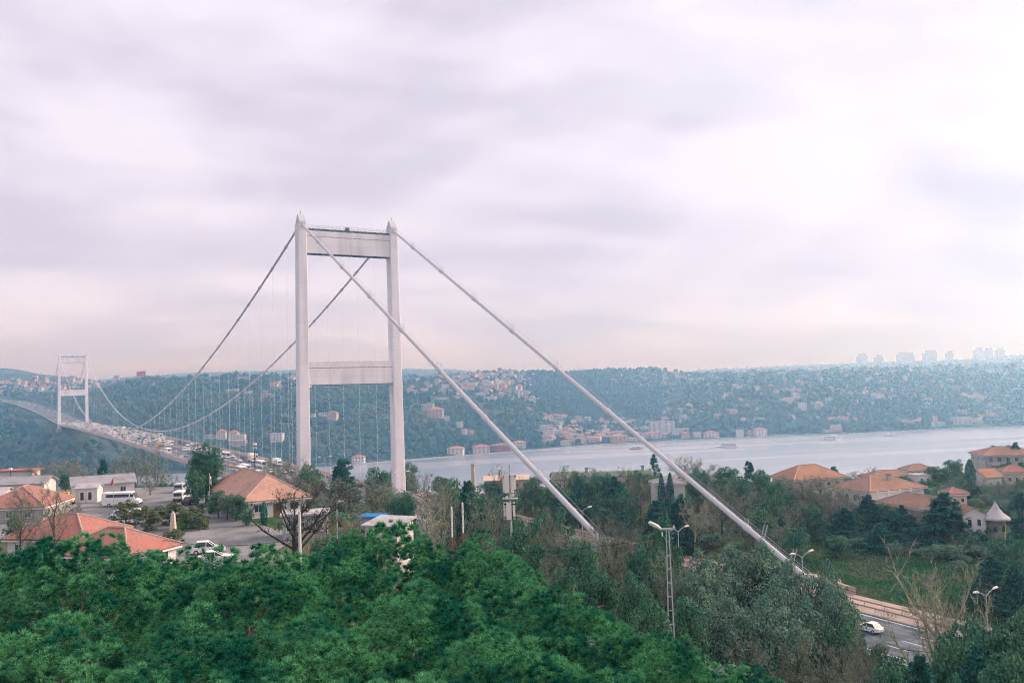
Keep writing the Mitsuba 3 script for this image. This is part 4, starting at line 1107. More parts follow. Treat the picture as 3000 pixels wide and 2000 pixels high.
for x, y, w, hw, hr, wc, rc, zone in HOMES:
    st = max(1, min(5, round(hw / 3.2)))
    hip = rc != 'grey'
    g = far_home(wc, rc, hip, st, zone == 'wf')
    d = max(7.0, min(w * .7, 14.0))
    z = float(far_z(np.array([x]), np.array([y + d / 2]))[0])
    copies(g, 'waterfront_house' if zone == 'wf' else 'hillside_house', (x, y + d / 2, max(z, 1.2)), rng(abs(int(x * 7 + y))).uniform(-.18, .18), (w / 10.6, d / 9.5, hw / 8.2),
           f"{_words[wc]} {'waterfront house at the edge of the strait' if zone == 'wf' else 'house on the wooded far slope'} with {_rw[rc]}", 'house', 'houses along the far waterfront' if zone == 'wf' else 'houses on the far slope')
    _taken.append((x, y, w * .8))
    if zone != 'wf':
        labels[list(labels)[-1] + '__glazing'] = {'kind': 'stuff'}

_r = rng(77)
# districts: (x/y range, metres inland range, count, height range, palette)
for _t0, _t1, _u0, _u1, _n, _h0, _h1, _fl in [(-0.035, 0.026, 560, 930, 26, 8, 15, .75), (-0.12, -0.01, 480, 800, 20, 4, 7, .3), (-0.30, -0.18, 480, 740, 12, 4, 7, .3), (-0.57, -0.35, 1010, 1420, 30, 7, 14, .6), (-0.57, -0.42, 1300, 1600, 10, 14, 24, .9),
                                        (0.03, 0.20, 60, 520, 58, 4, 8, .4), (0.21, 0.58, 230, 900, 52, 5, 10, .5), (0.21, 0.58, 850, 1500, 24, 7, 13, .7), (0.20, 0.58, 45, 140, 18, 4, 8, .4)]:
    k = 0
    for _ in range(_n * 30):
        if k >= _n:
            break
        t, u = _r.uniform(_t0, _t1), _r.uniform(_u0, _u1)
        y = float(np.interp(t, _FT, _FS)) + u
        x = t * y
        if _fl > .2 and meshkit.fbm(np.array([[x / 210, y / 260, 0.5]]), 3, 91)[0] < .50:
            continue                                                   # houses keep together in clusters
        if any((x - a) ** 2 + ((y - b) * .5) ** 2 < (c + 8) ** 2 for a, b, c in _taken):
            continue
        k += 1
        hh, w = _r.uniform(_h0, _h1), _r.uniform(9, 19)
        wc = ('white', 'white', 'cream', 'cream', 'pink', 'grey')[_r.integers(6)]
        flat = _r.uniform() < _fl
        rc = 'grey' if flat else ('red', 'red', 'orange', 'brown')[_r.integers(4)]
        g = far_home(wc, rc, not flat, max(2, min(5, round(hh / 3.1))), False)
        z = float(far_z(np.array([x]), np.array([y]))[0])
        copies(g, 'hillside_house', (x, y, z), _r.uniform(-.5, .5), (w / 10, _r.uniform(.9, 1.4), hh / 8), f"{_words[wc]} house on the wooded far slope with {_rw[rc]}", 'house', 'houses on the far slope')
        _taken.append((x, y, w * .6))
        labels[list(labels)[-1] + '__glazing'] = {'kind': 'stuff'}
# the rest of the town high on the far hills, too many and too small to tell apart
_ms = {'far_wall_grey': [], 'far_wall_pink': []}
for _t0, _t1, _u0, _u1, _n in [(0.20, 0.62, 1000, 1800, 260), (0.11, 0.20, 1200, 1700, 90), (-0.06, 0.02, 900, 1250, 90), (-0.14, -0.03, 700, 1250, 80), (-0.62, -0.36, 1050, 1500, 130), (0.20, 0.62, 2800, 5200, 260), (0.03, 0.20, 60, 620, 70), (-0.10, 0.02, 350, 850, 45), (0.2, 0.6, 60, 700, 60)]:
    t, u = _r.uniform(_t0, _t1, _n), _r.uniform(_u0, _u1, _n)
    y = np.interp(t, _FT, _FS) + u
    x = t * y
    z = far_z(x, y)
    for i in range(_n):
        b = box((x[i], y[i], z[i] + 2), (_r.uniform(9, 22), _r.uniform(9, 16), _r.uniform(9, 20) * (1 if u[i] > 640 else .6)), _r.uniform(-.6, .6))
        _ms['far_wall_grey' if i % 3 else 'far_wall_pink'].append(b)
for _i, (_m, _l) in enumerate(_ms.items()):
    struct('distant_town', join(*_l), _m, kind='stuff', label='haze-pale distant town spread over the far hilltops')
for _i, (px, w, zt, gap) in enumerate([(0.389, 70, 148, 0), (0.4075, 58, 118, 0), (0.4335, 66, 150, 0), (0.4425, 48, 148, 0), (0.4645, 95, 172, 0), (0.4865, 42, 150, 0), (0.519, 60, 186, 0), (0.530, 52, 170, 0), (0.543, 50, 160, 0)]):
    y = 6900.0; zt = zt * .45
    x = px * y
    z = float(far_z(np.array([x]), np.array([y]))[0])
    k = thing('tower_block', 'pale tower block on the hazy skyline at right', 'tower block', 'tower blocks on the skyline')
    part(k, 'shaft', box((x, y, z + zt / 2 - 20), (w, 50, zt + 40 - 30)), 'far_tower')
    part(k, 'crown', box((x + w * .08, y, z + zt - 15 + 8), (w * .7, 36, 22)), 'far_tower')
    _roll.append((labels[k]['label'], px, k))


# ---------------------------------------------------------------- vehicles
def car_parts(paint, L=4.4, W=1.78, H=1.47, van=False, far=False):
    """Length along +x, wheels on z = 0."""
    hl = L / 2
    if van:
        low = [(-hl, .38), (-hl, 1.15), (-hl + .03, H - .12), (-hl + .22, H), (hl - 1.75, H), (hl - 1.35, H - .12), (hl - .78, 1.28), (hl - .14, 1.02), (hl, .72), (hl, .38), (hl - .5, .27), (-hl + .5, .27)]
    else:
        low = [(-hl, .40), (-hl + .02, .78), (-hl + .16, .93), (-hl + .75, .97), (hl - 1.30, .95), (hl - .28, .80), (hl - .03, .64), (hl, .40), (hl - .4, .26), (-hl + .4, .26)]
    low = np.array(low)[::-1]
    c = low.mean(0)
    ring = lambda y, k: np.c_[c[0] + (low[:, 0] - c[0]) * k, np.full(len(low), y), c[1] + (low[:, 1] - c[1]) * k]
    P = {'body': (loft([ring(-W / 2, .95), ring(-W / 2 + .10, 1.0), ring(W / 2 - .10, 1.0), ring(W / 2, .95)]), paint, 35)}
    if van:
        win = [box((-.55, s * (W / 2 + .002), H - .62), (L * .60, .02, .58)) for s in (-1, 1)] + [box((-hl + .02, 0, H - .62), (.10, W * .78, .60))]
        P['window'] = (join(*win), 'glass_dark')
        P['side_window'] = (join(*[box((hl - 1.42, s * (W / 2 + .002), H - .62), (.62, .02, .52)) for s in (-1, 1)]), 'glass_dark')
        P['windscreen'] = (loft([[(hl - 1.34, y, H - .20), (hl - 0.80, y, 1.33), (hl - .76, y, 1.36), (hl - 1.30, y, H - .17)][::-1] for y in (-W * .42, W * .42)]), 'glass_dark')
        if not far:
            P['bumper'] = (join(box((-hl - .02, 0, .50), (.16, W * .96, .24)), box((hl - .02, 0, .46), (.16, W * .92, .24))), 'dark_metal')
    else:
        cab = np.array([(-hl + .52, .96), (-hl + 1.02, H - .05), (hl - 2.25, H - .05), (hl - 1.38, .95)])[::-1]
        P['window'] = (loft([np.c_[cab[:, 0], np.full(4, y) * (1 - .16 * (cab[:, 1] > 1.1)), cab[:, 1]] for y in (-W / 2 + .07, W / 2 - .07)]), 'glass_dark')
        rf = np.array([(-hl + .96, H - .065), (-hl + 1.10, H), (hl - 2.32, H), (hl - 2.16, H - .065)])[::-1]
        P['roof'] = (loft([np.c_[rf[:, 0], np.full(4, y), rf[:, 1]] for y in (-W / 2 + .20, W / 2 - .20)]), paint)
        if not far:
            P['pillar'] = (join(*[tube([(a, s * (W / 2 - .085), .97), (b, s * (W / 2 - .20), H - .04)], .045, 4) for s in (-1, 1) for a, b in ((-hl + .56, -hl + 1.03), (-.15, -.12), (hl - 1.40, hl - 2.22))]), paint)
    ax = (hl * .60, -hl * .60)
    if not far:
        i = 0
        for a in ax:
            for s in (-1, 1):
                k = 'wheel' if i == 0 else f'wheel_{i:03d}'
                P[k] = (tube([(a, s * (W / 2 - .20), .32), (a, s * (W / 2 + .015), .32)], .32, 14), 'rubber', 40)
                P[k + '__rim'] = (tube([(a, s * (W / 2 + .016), .32), (a, s * (W / 2 + .03), .32)], .19, 12), 'galvanised')
                i += 1
        for i, s in enumerate((-1, 1)):
            P['headlight' if i == 0 else 'headlight_001'] = (box((hl - .10, s * W * .36, .66), (.16, .34, .15)), 'antenna_white')
            P['tail_light' if i == 0 else 'tail_light_001'] = (box((-hl + .06, s * W * .40, .80), (.12, .22, .22)), 'paint_red')
    else:
        P['underside'] = (join(*[tube([(a, -W / 2 + .02, .30), (a, W / 2 - .02, .30)], .30, 8) for a in ax]), 'rubber')
    return P


def vehicle(name, label, cat, x, y, rz, z=None, **kw):
    key = thing(name, label, cat)
    z = float(near_z(np.array([x]), np.array([y]))[0]) + .09 if z is None else z
    for k, m in car_parts(**kw).items():
        part(key, k, put(m[0], (x, y, z), rz), m[1], m[2] if len(m) > 2 else False)
    return key


_kb = math.atan2(BA[1], BA[0])                                          # heading of the bridge
vehicle('minibus', 'long white minibus with a dark window band beside the grey-roofed office', 'minibus', -75.2, 172.3, 0.10, paint='paint_white', L=7.0, W=2.05, H=2.65, van=True)
vehicle('parked_car', 'white car in the car park, behind another white car', 'car', -69.6, 161.5, 0.12, paint='paint_white')
vehicle('parked_car', 'white car nearest the junipers, half hidden by them', 'car', -66.8, 154, 0.15, paint='paint_white', L=4.6, H=1.6)
vehicle('parked_car', 'white car whose roof shows over the junipers', 'car', -61.0, 148.5, 0.2, paint='paint_white')
vehicle('parked_van', 'white van seen from behind, beside the tall dark tree', 'van', -66.0, 178, 1.62, paint='paint_white', L=4.6, W=1.95, H=2.05, van=True)
vehicle('parked_van', 'silver van parked behind the white van', 'van', -72.0, 194, 1.66, paint='paint_silver', L=4.5, W=1.9, H=1.95, van=True)
vehicle('parked_car', 'black car at the foot of the tall dark tree', 'car', -62.0, 172, 1.4, paint='paint_black', L=4.0)
vehicle('parked_car', 'silver-white estate car on the lane just behind the pines', 'car', -40.8, 119, 0.30, paint='paint_white', L=4.6, H=1.62)
vehicle('parked_car', 'white car on the lane, mostly hidden by the pines', 'car', -37.5, 112.4, 0.32, paint='paint_white')
_p = bw(8.6, -206.0)
vehicle('highway_car', 'white hatchback driving on the highway at lower right', 'car', _p[0], _p[1], _kb, z=float(road_z(-206.0)) + .01, paint='paint_white', L=4.5, W=1.85, H=1.52)

# traffic on the bridge and on the motorway beyond: one of each kind, then copies
for _c in ('white', 'silver', 'black', 'red', 'blue', 'taxi'):
    model(f'model_car_{_c}', **{k: v for k, v in car_parts('paint_' + _c, far=True).items()})
model('model_van_white', **car_parts('paint_white', L=5.4, W=2.0, H=2.3, van=True, far=True))
model('model_bus_white', body=(box((0, 0, 1.75), (11.5, 2.5, 2.9)), 'paint_white'), window=(join(*[box((0, s * 1.256, 2.25), (10.6, .02, 1.0)) for s in (-1, 1)], box((5.76, 0, 2.0), (.02, 2.2, 1.5)), box((-5.76, 0, 2.2), (.02, 2.0, 1.0))), 'glass_dark'),
      underside=(join(*[tube([(a, -1.2, .45), (a, 1.2, .45)], .45, 10) for a in (-3.6, 3.8)]), 'rubber'))
for _c in ('beige', 'white'):
    model(f'model_truck_{_c}', cab=(loft([[(4.2, y, .5), (4.2, y, 1.5), (3.8, y, 2.7), (2.3, y, 2.7), (2.3, y, .5)] for y in (-1.15, 1.15)]), 'paint_white'), windscreen=(loft([[(4.215, y, 1.55), (4.235, y, 1.55), (3.86, y, 2.5), (3.84, y, 2.5)][::-1] for y in (-1, 1)]), 'glass_dark'),
          box=(box((-1.4, 0, 2.25), (7.2, 2.5, 2.7)), 'paint_' + _c), chassis=(box((0, 0, .75), (8.4, 1.0, .28)), 'dark_metal'), underside=(join(*[tube([(a, -1.2, .48), (a, 1.2, .48)], .48, 10) for a in (-3.2, -2.1, 3.1)]), 'rubber'))
_r = rng(5)
_mix = ['car_white'] * 9 + ['car_silver'] * 4 + ['car_black'] * 4 + ['car_red'] * 2 + ['car_blue'] + ['car_taxi'] * 2 + ['van_white'] * 4 + ['bus_white'] + ['truck_beige', 'truck_white']
_nm = dict(car_white=('car', 'white car'), car_silver=('car', 'silver-grey car'), car_black=('car', 'black car'), car_red=('car', 'red car'), car_blue=('car', 'blue car'), car_taxi=('taxi', 'yellow taxi'), van_white=('van', 'white van'),
           bus_white=('bus', 'white bus'), truck_beige=('truck', 'beige-boxed lorry'), truck_white=('truck', 'white-boxed lorry'))
for _i, _x in enumerate((-14.2, -9.7, -5.8, -2.0, 2.0, 5.8, 9.7, 14.2)):
    Y = 20 + _r.uniform(0, 18)
    while Y < SPAN + 60:
        kind = _mix[_r.integers(len(_mix))]
        if kind[:3] in ('bus', 'tru') and abs(_x) < 5:
            kind = 'car_white'
        p = bx3(_x + _r.uniform(-.35, .35), Y, camber(Y) + .02)
        cat, lab = _nm[kind]
        copies('model_' + kind, {'car': 'bridge_car', 'taxi': 'taxi', 'van': 'bridge_van', 'bus': 'bus', 'truck': 'lorry'}[cat], p, _kb + (math.pi if _x > 0 else 0), 1.0,
               f"{lab} in the {('outer', 'second', 'third', 'inner', 'inner', 'third', 'second', 'outer')[_i]} lane of the {'left' if _x < 0 else 'right'} bridge carriageway", cat, 'traffic on the bridge')
        Y += {'c': 12, 'v': 14, 'b': 20, 't': 19}[kind[0]] + _r.exponential(10 if Y > 350 else 20)
for _k in range(46):
    k, x = _r.uniform(0.6, 7.4), (-12, -8, -4, 4, 8, 12)[_r.integers(6)]
    p = far_road(k, x)
    kind = _mix[_r.integers(18)]
    copies('model_' + kind, 'motorway_car', (p[0], p[1], p[2] + .3), p[3], 1.25, f'{_nm[kind][1]} on the motorway climbing beyond the far tower', _nm[kind][0], 'cars on the motorway beyond the bridge')

# ---------------------------------------------------------------- lamps, masts, poles, signs
def median_lamp(Y, label):
    key = thing('street_lamp', label, 'street lamp', 'double-armed lamps along the middle of the highway')
    b = bx3(0, Y, 0); b[2] = float(road_z(Y)) if Y < 0 else DECK + float(camber(Y))
    part(key, 'pole', tube([b, b + [0, 0, 6], b + [0, 0, 11.8]], [.14, .10, .075], 8), 'galvanised')
    for s in (-1, 1):
        d = np.array([BC[0] * s, BC[1] * s, 0])
        arm = part(key, 'arm', tube([b + [0, 0, 11.7], b + d * .7 + [0, 0, 12.2], b + d * 1.6 + [0, 0, 12.5]], [.06, .05, .045], 6), 'galvanised')
        part(arm, 'lamp_head', tube([b + d * 1.5 + [0, 0, 12.48], b + d * 1.8 + [0, 0, 12.56], b + d * 2.5 + [0, 0, 12.62], b + d * 2.75 + [0, 0, 12.60]], [.05, .17, .16, .04], 8), 'antenna_white', 40)
    _roll.append((label, b[0] / b[1], key))


for _Y in (-231.1, -200.7, -171.2, -139.9, -43.2, 28.9):
    median_lamp(_Y, 'slim grey street lamp with two outstretched arms on the highway')
# tall double-post lamp on the near slope
_k = thing('lattice_lamp', 'pale ladder-like concrete lamp post with one big white lamp head above the pines', 'street lamp')
_b = np.array([11.6, 70.0, float(near_z(np.array([11.6]), np.array([70.0]))[0]) - 0.4])
_top = 94.4
for s in (-1, 1):
    part(_k, 'post', tube([_b + [s * .27, 0, 0], np.array([_b[0] + s * .10, 70.0, _top])], [.06, .042], 6), 'galvanised')
for i, z in enumerate(np.arange(_b[2] + 1.0, _top - .3, 1.05)):
    w = .27 - .17 * (z - _b[2]) / (_top - _b[2])
    part(_k, 'rung', box((_b[0], 70.0, z), (2 * w, .06, .06)), 'galvanised')
part(_k, 'crossbar', box((_b[0] - .02, 70.0, _top + .10), (1.25, .12, .16)), 'galvanised')
_h = part(_k, 'lamp_head', tube([(_b[0] - .50, 70.0, _top + .12), (_b[0] - .80, 69.9, _top + .32), (_b[0] - 1.35, 69.8, _top + .62), (_b[0] - 1.50, 69.8, _top + .66)], [.06, .16, .17, .05], 10), 'antenna_white', 40)
part(_k, 'insulator', join(box((_b[0] + .5, 70, _top + .25), (.09, .09, .2)), box((_b[0] - .42, 70, _top - .30), (.10, .10, .3))), 'antenna_white')
# phone mast
_k = thing('phone_mast', 'phone mast with two tiers of pale antenna panels rising out of the trees', 'mast')
_b = np.array([-.8, 117.0, 0.0])
part(_k, 'pole', tube([_b + [0, 0, 74], _b + [0, 0, 95.6]], [.22, .10], 10), 'galvanised', 40)
for zc, hgt, ps in ((93.2, 2.15, ((-.42, -.35, .34), (.30, -.30, .22), (.62, .1, .14), (-.85, .1, .10))), (89.7, 2.05, ((-.22, -.35, .34), (.45, -.1, .16), (-.80, .1, .12), (-.5, .3, .12)))):
    for dx, dy, w in ps:
        part(_k, 'antenna_panel', join(box((_b[0] + dx, _b[1] + dy, zc), (w * 1.9, .16, hgt * 1.08)), box((_b[0] + dx, _b[1] + dy + .14, zc), (w * .5, .12, hgt * .8))), 'antenna_white')
    for q in (-1, 1):
        part(_k, 'bracket', box((_b[0], _b[1], zc + q * hgt * .42), (1.7, .6, .09)), 'dark_metal')
for dx, z in ((-.45, 91.45), (-.62, 94.75), (.35, 91.75)):
    part(_k, 'dish', tube([(_b[0] + dx, _b[1] - .55, z), (_b[0] + dx, _b[1] - .35, z)], [.22, .20], 14), 'antenna_white', 40)
part(_k, 'platform', box((_b[0], _b[1], 91.25), (2.0, .8, .10)), 'galvanised')
part(_k, 'boom', tube([(_b[0] - .6, 117, 94.9), (_b[0] - 1.9, 117, 95.3)], .05, 6), 'antenna_white')
for x, y, zt, lab in ((-6.5, 90, 94.0, 'left one of two thin pale poles with rust streaks beside the pines'), (-5.4, 90, 94.4, 'taller right one of two thin rusty pale poles beside the pines')):
    _k = thing('thin_pole', lab, 'pole')
    part(_k, 'shaft', tube([(x, y, 83), (x, y, zt - 3.0)], .075, 8), 'rust')
    part(_k, 'tip', tube([(x, y, zt - 2.999), (x, y, zt)], .078, 8), 'antenna_white')
_k = thing('lamp_post', 'white lamp post in front of the crooked dark tree', 'lamp post')
part(_k, 'pole', tube([(-20.2, 84, 85.5), (-20.2, 84, 94.6)], [.16, .12], 10), 'white_paint', 40)
part(_k, 'cap', tube([(-20.2, 84, 94.6), (-20.2, 84, 94.75)], [.15, .13], 10), 'galvanised')
_k = thing('lamp_post', 'thin lamp post with a flat white head pointing right behind the pines', 'lamp post')
part(_k, 'pole', tube([(-22.3, 112, 84.5), (-22.3, 112, 92.1)], [.09, .07], 8), 'galvanised')
part(_k, 'lamp_head', box((-21.85, 112, 92.15), (.75, .22, .13)), 'antenna_white')
_k = thing('mast_lamp', 'tall dark mast with a white lamp cluster beside the bridge deck', 'mast')
_b = bx3(-22.5, 44, -25)
part(_k, 'pole', tube([_b, _b + [0, 0, 43]], [.30, .16], 8), 'dark_metal')
part(_k, 'lamp_cluster', join(box(_b + [0, 0, 43.2], (1.3, 1.3, .7)), box(_b + [0, 0, 41.9], (1.6, .5, .4))), 'antenna_white')
_k = thing('mast_lamp', 'small dark mast at far left in front of the strait', 'mast')
part(_k, 'pole', tube([(-120.4, 215, 80), (-120.4, 215, 89.2)], [.09, .06], 8), 'dark_metal')
part(_k, 'lamp_cluster', box((-120.4, 215, 89.3), (.6, .5, .5)), 'antenna_white')
# warning sign on the grass verge
_k = thing('warning_sign', 'triangular red-edged warning sign on the grass beside the tan pavement', 'sign')
_p = bw(26.2, -186); _z = float(near_z(_p[:1], _p[1:])[0])
part(_k, 'post', tube([(*_p, _z - .3), (*_p, _z + 1.3)], .05, 6), 'galvanised')
_tri = lambda s, y: [(_p[0] + s * math.cos(a), _p[1] + y, _z + 1.75 + s * math.sin(a)) for a in (math.pi / 2, math.pi * 7 / 6, math.pi * 11 / 6)]
part(_k, 'plate', loft([_tri(.85, -.06), _tri(.85, -.02)]), 'flag_red')
part(_k, 'face', loft([_tri(.60, -.085), _tri(.60, -.065)]), 'white_paint')
part(_k, 'symbol', box((_p[0], _p[1] - .10, _z + 1.80), (.11, .02, .42)), 'dark_metal')


# flags
def flag(label, x, y, z0, z1, w, h, side, hang, white=None):
    key = thing('flag', label, 'flag')
    part(key, 'flagpole', tube([(x, y, z0), (x, y, z1)], [.0022 * (z1 - z0) + .05, .03 + .001 * (z1 - z0)], 8), 'galvanised')
    n = 14
    s = np.linspace(0, 1, n)
    if hang:
        top = np.c_[x + side * w * s * .30, y + .10 * np.sin(s * 9), z1 - .1 - s * h * .45]
        bot = np.c_[x + side * w * s * .42, y + .10 * np.sin(s * 9 + 1), z1 - h - s * h * .55]
    else:
        top = np.c_[x + side * w * s, y + .05 * w * np.sin(s * 8), z1 - .1 - .10 * h * s + .03 * h * np.sin(s * 7)]
        bot = top - [0, 0, h]
    v, f = strip(top, bot)
    part(key, 'cloth', join((v, f), (v + [0, .03, 0], f[:, ::-1])), white or 'flag_red', 40)
    return key, top, bot


flag('small red flag hanging on a pole in front of the grey-roofed office', -74.9, 168, 84.5, 90.8, 1.3, 1.1, -1, True)
_k, _tp, _bt = flag('drooping white flag with a red patch on a pole at the corner of the pavilion', -55.7, 164, 84.5, 91.5, 1.2, 1.6, 1, True, 'white_paint')
part(_k, 'patch', strip(_tp[4:10] * .62 + _bt[4:10] * .38 - [0, .05, 0], _tp[4:10] * .35 + _bt[4:10] * .65 - [0, .05, 0]), 'flag_red')
_fz0 = float(far_z(np.array([-757.0]), np.array([1850.0]))[0])
flag('huge red flag flying on a tall pole on the wooded far hill', -757.0, 1850.0, _fz0 - 2, 155.0, 19, 10, -1, False)
# loader, memorial stone
_k = thing('loader', 'small orange-yellow loader with a raised bucket beside the grey-roofed office', 'loader')
_b = np.array([-87.5, 176.0, 85.0])
part(_k, 'body', put(join(box((0, 0, .95), (2.2, 1.3, .8)), box((.75, 0, 1.55), (.8, 1.15, .55))), _b, .2), 'machine_yellow')
_c = part(_k, 'cab', put(box((-.25, 0, 1.95), (1.1, 1.2, 1.2)), _b, .2), 'machine_yellow')
part(_c, 'window', put(join(box((-.25, -.61, 2.05), (.8, .04, .8)), box((-.81, 0, 2.05), (.04, .9, .8))), _b, .2), 'glass_dark')
part(_k, 'arm', put(tube([(-.9, -.4, 1.3), (-1.8, -.4, 1.9), (-2.3, -.4, 1.0)], .12, 6), _b, .2), 'machine_yellow')
part(_k, 'bucket', put(loft([[(-2.2, y, 1.2), (-2.9, y, .6), (-2.3, y, .35), (-2.0, y, .8)] for y in (-.9, .9)]), _b, .2), 'machine_yellow')
for a in (-.75, .75):
    for s in (-1, 1):
        part(_k, 'wheel', put(tube([(a, s * .55, .42), (a, s * .85, .42)], .42, 12), _b, .2), 'rubber')
_k = thing('memorial', 'small pale pink obelisk among the junipers of the car park', 'obelisk')
part(_k, 'base', box((-51.8, 136.2, 85.2), (1.2, 1.2, .6)), 'tan_paving')
part(_k, 'shaft', loft([[(-51.8 + a * w, 136.2 + b * w, z) for a, b in ((-1, -1), (1, -1), (1, 1), (-1, 1))] for w, z in ((.42, 85.5), (.24, 88.0), (.02, 88.4))]), 'wall_cream')


# overhead wires on the near slope
def wire(label, a, b, sag, rad=.022):
    a, b = np.array(a, float), np.array(b, float)
    s = np.linspace(0, 1, 24)[:, None]
    p = a + (b - a) * s
    p[:, 2] -= 4 * sag * (s * (1 - s))[:, 0]
    single('overhead_wire', tube(p, rad, 4), 'dark_metal', label, 'wire')


wire('dark overhead wire crossing in front of the highway at lower right', (35, 84, 80.6), (75, 92, 77.0), .9, .03)
wire('dark overhead wire running left from the ladder-like lamp post over the bushes', (11.2, 70, 93.9), (-8, 88, 90.2), .7, .02)
wire('thin overhead wire running right from the ladder-like lamp post', (12.0, 70, 94.0), (36, 76, 86.0), .6, .016)
wire('dark wire crossing over the lane behind the pines', (-20.2, 84, 92.3), (-44, 110, 88.6), .8, .025)

# ---------------------------------------------------------------- boats
def boat(label, x, y, rz, L, B, hull, decks, stripe=None):
    key = thing('ferry' if decks > 1 else 'tour_boat', label, 'ferry' if decks > 1 else 'boat')
    L_, z = (x, y, 0), .0
    u = np.linspace(-.5, .5, 13)
    def sect(k, z0):
        wd = B / 2 * np.clip(np.minimum((0.5 - u) * 3.2, 1), 0.03, 1) ** .6 * np.clip((u + .5) * 8 + .75, 0, 1) * k
        return np.vstack([np.c_[u * L, -wd, np.full(13, z0)], np.c_[u[::-1] * L, wd[::-1], np.full(13, z0)]])
    sheer = 1 + .35 * np.concatenate([u, u[::-1]]).clip(0) ** 2 * 4
    r1 = sect(1.0, 1.5); r1[:, 2] *= sheer
    part(key, 'hull', put(loft([sect(.80, -.6), sect(.92, .4), r1]), L_, rz), hull, 40)
    part(key, 'deck', put((lambda q: loft([q, q + [0, 0, .12]]))(np.vstack([r1[1:12] * [.97, .93, 1], r1[14:25] * [.97, .93, 1]])), L_, rz), 'white_paint')
    zz = 1.62
    for k in range(decks):
        l, w = L * (.72 - .10 * k), B * (.78 - .06 * k)
        x0 = -L * (.06 + .03 * k)
        c = part(key, 'cabin', put(box((x0, 0, zz + 1.1), (l, w, 2.2)), L_, rz), 'white_paint')
        part(c, 'window_band', put(join(*[box((x0, s * (w / 2 + .02), zz + 1.3), (l * .94, .05, .95)) for s in (-1, 1)]), L_, rz), 'glass_dark')
        part(c, 'roof', put(box((x0, 0, zz + 2.32), (l + 1.4, w + .9, .22)), L_, rz), 'white_paint' if not stripe else stripe)
        zz += 2.44
    part(key, 'wheelhouse', put(box((L * .12, 0, zz + .9), (L * .10, B * .4, 1.8)), L_, rz), 'white_paint')
    part(key, 'funnel', put(tube([(-L * .18, 0, zz), (-L * .18, 0, zz + 2.0)], [.6, .5], 8), L_, rz), 'flag_red' if decks > 1 else 'white_paint')


boat('small red-hulled tour boat with a white roof in mid-strait', 188, 1399, 0.05, 20, 5.4, 'paint_red', 1)
boat('white double-deck ferry heading right, nearest ferry', 325, 1388, math.pi + .06, 35, 8, 'paint_white', 2)
boat('grey-white double-deck ferry farther to the right near the pinkish waterfront block', 514, 1468, .08, 32, 7.5, 'paint_white', 2)
boat('low pale boat close to the far shore, rightmost of the boats', 635, 1525, math.pi, 22, 5.5, 'paint_silver', 1)
_m = []
for x0, x1, y0, y1, w0, w1 in ((177, 60, 1398, 1384, 1.2, 6), (345, 505, 1389, 1440, 1.5, 5), (300, 190, 1386, 1372, 1.5, 7)):
    a, b = np.array([x0, y0]), np.array([x1, y1])
    s = np.linspace(0, 1, 30)
    p = a + (b - a) * s[:, None]
    for sg in (-1, 1):
        off = sg * (w0 + (w1 - w0) * s)
        wd = .7 + .5 * np.sin(s * 40 + sg)
        _m.append(strip(np.c_[p[:, 0], p[:, 1] + off - wd, 0 * s + .02], np.c_[p[:, 0], p[:, 1] + off + wd, 0 * s + .02]))
struct('boat_wake', join(*_m), 'roof_white', kind='stuff', label='thin white foam lines behind the boats')

# a low quay along the far waterline
_t = np.linspace(-.2, .6, 160)
_yy = np.interp(_t, _FT, _FS)
single('quay', loft([[(t * (y + dy), y + dy, z) for dy, z in ((-1.5, -2), (-1.5, 1.25), (5, 1.25), (5, -2))][::-1] for t, y in zip(_t, _yy)]), 'wall_grey', 'long low stone quay along the far waterline', 'quay')


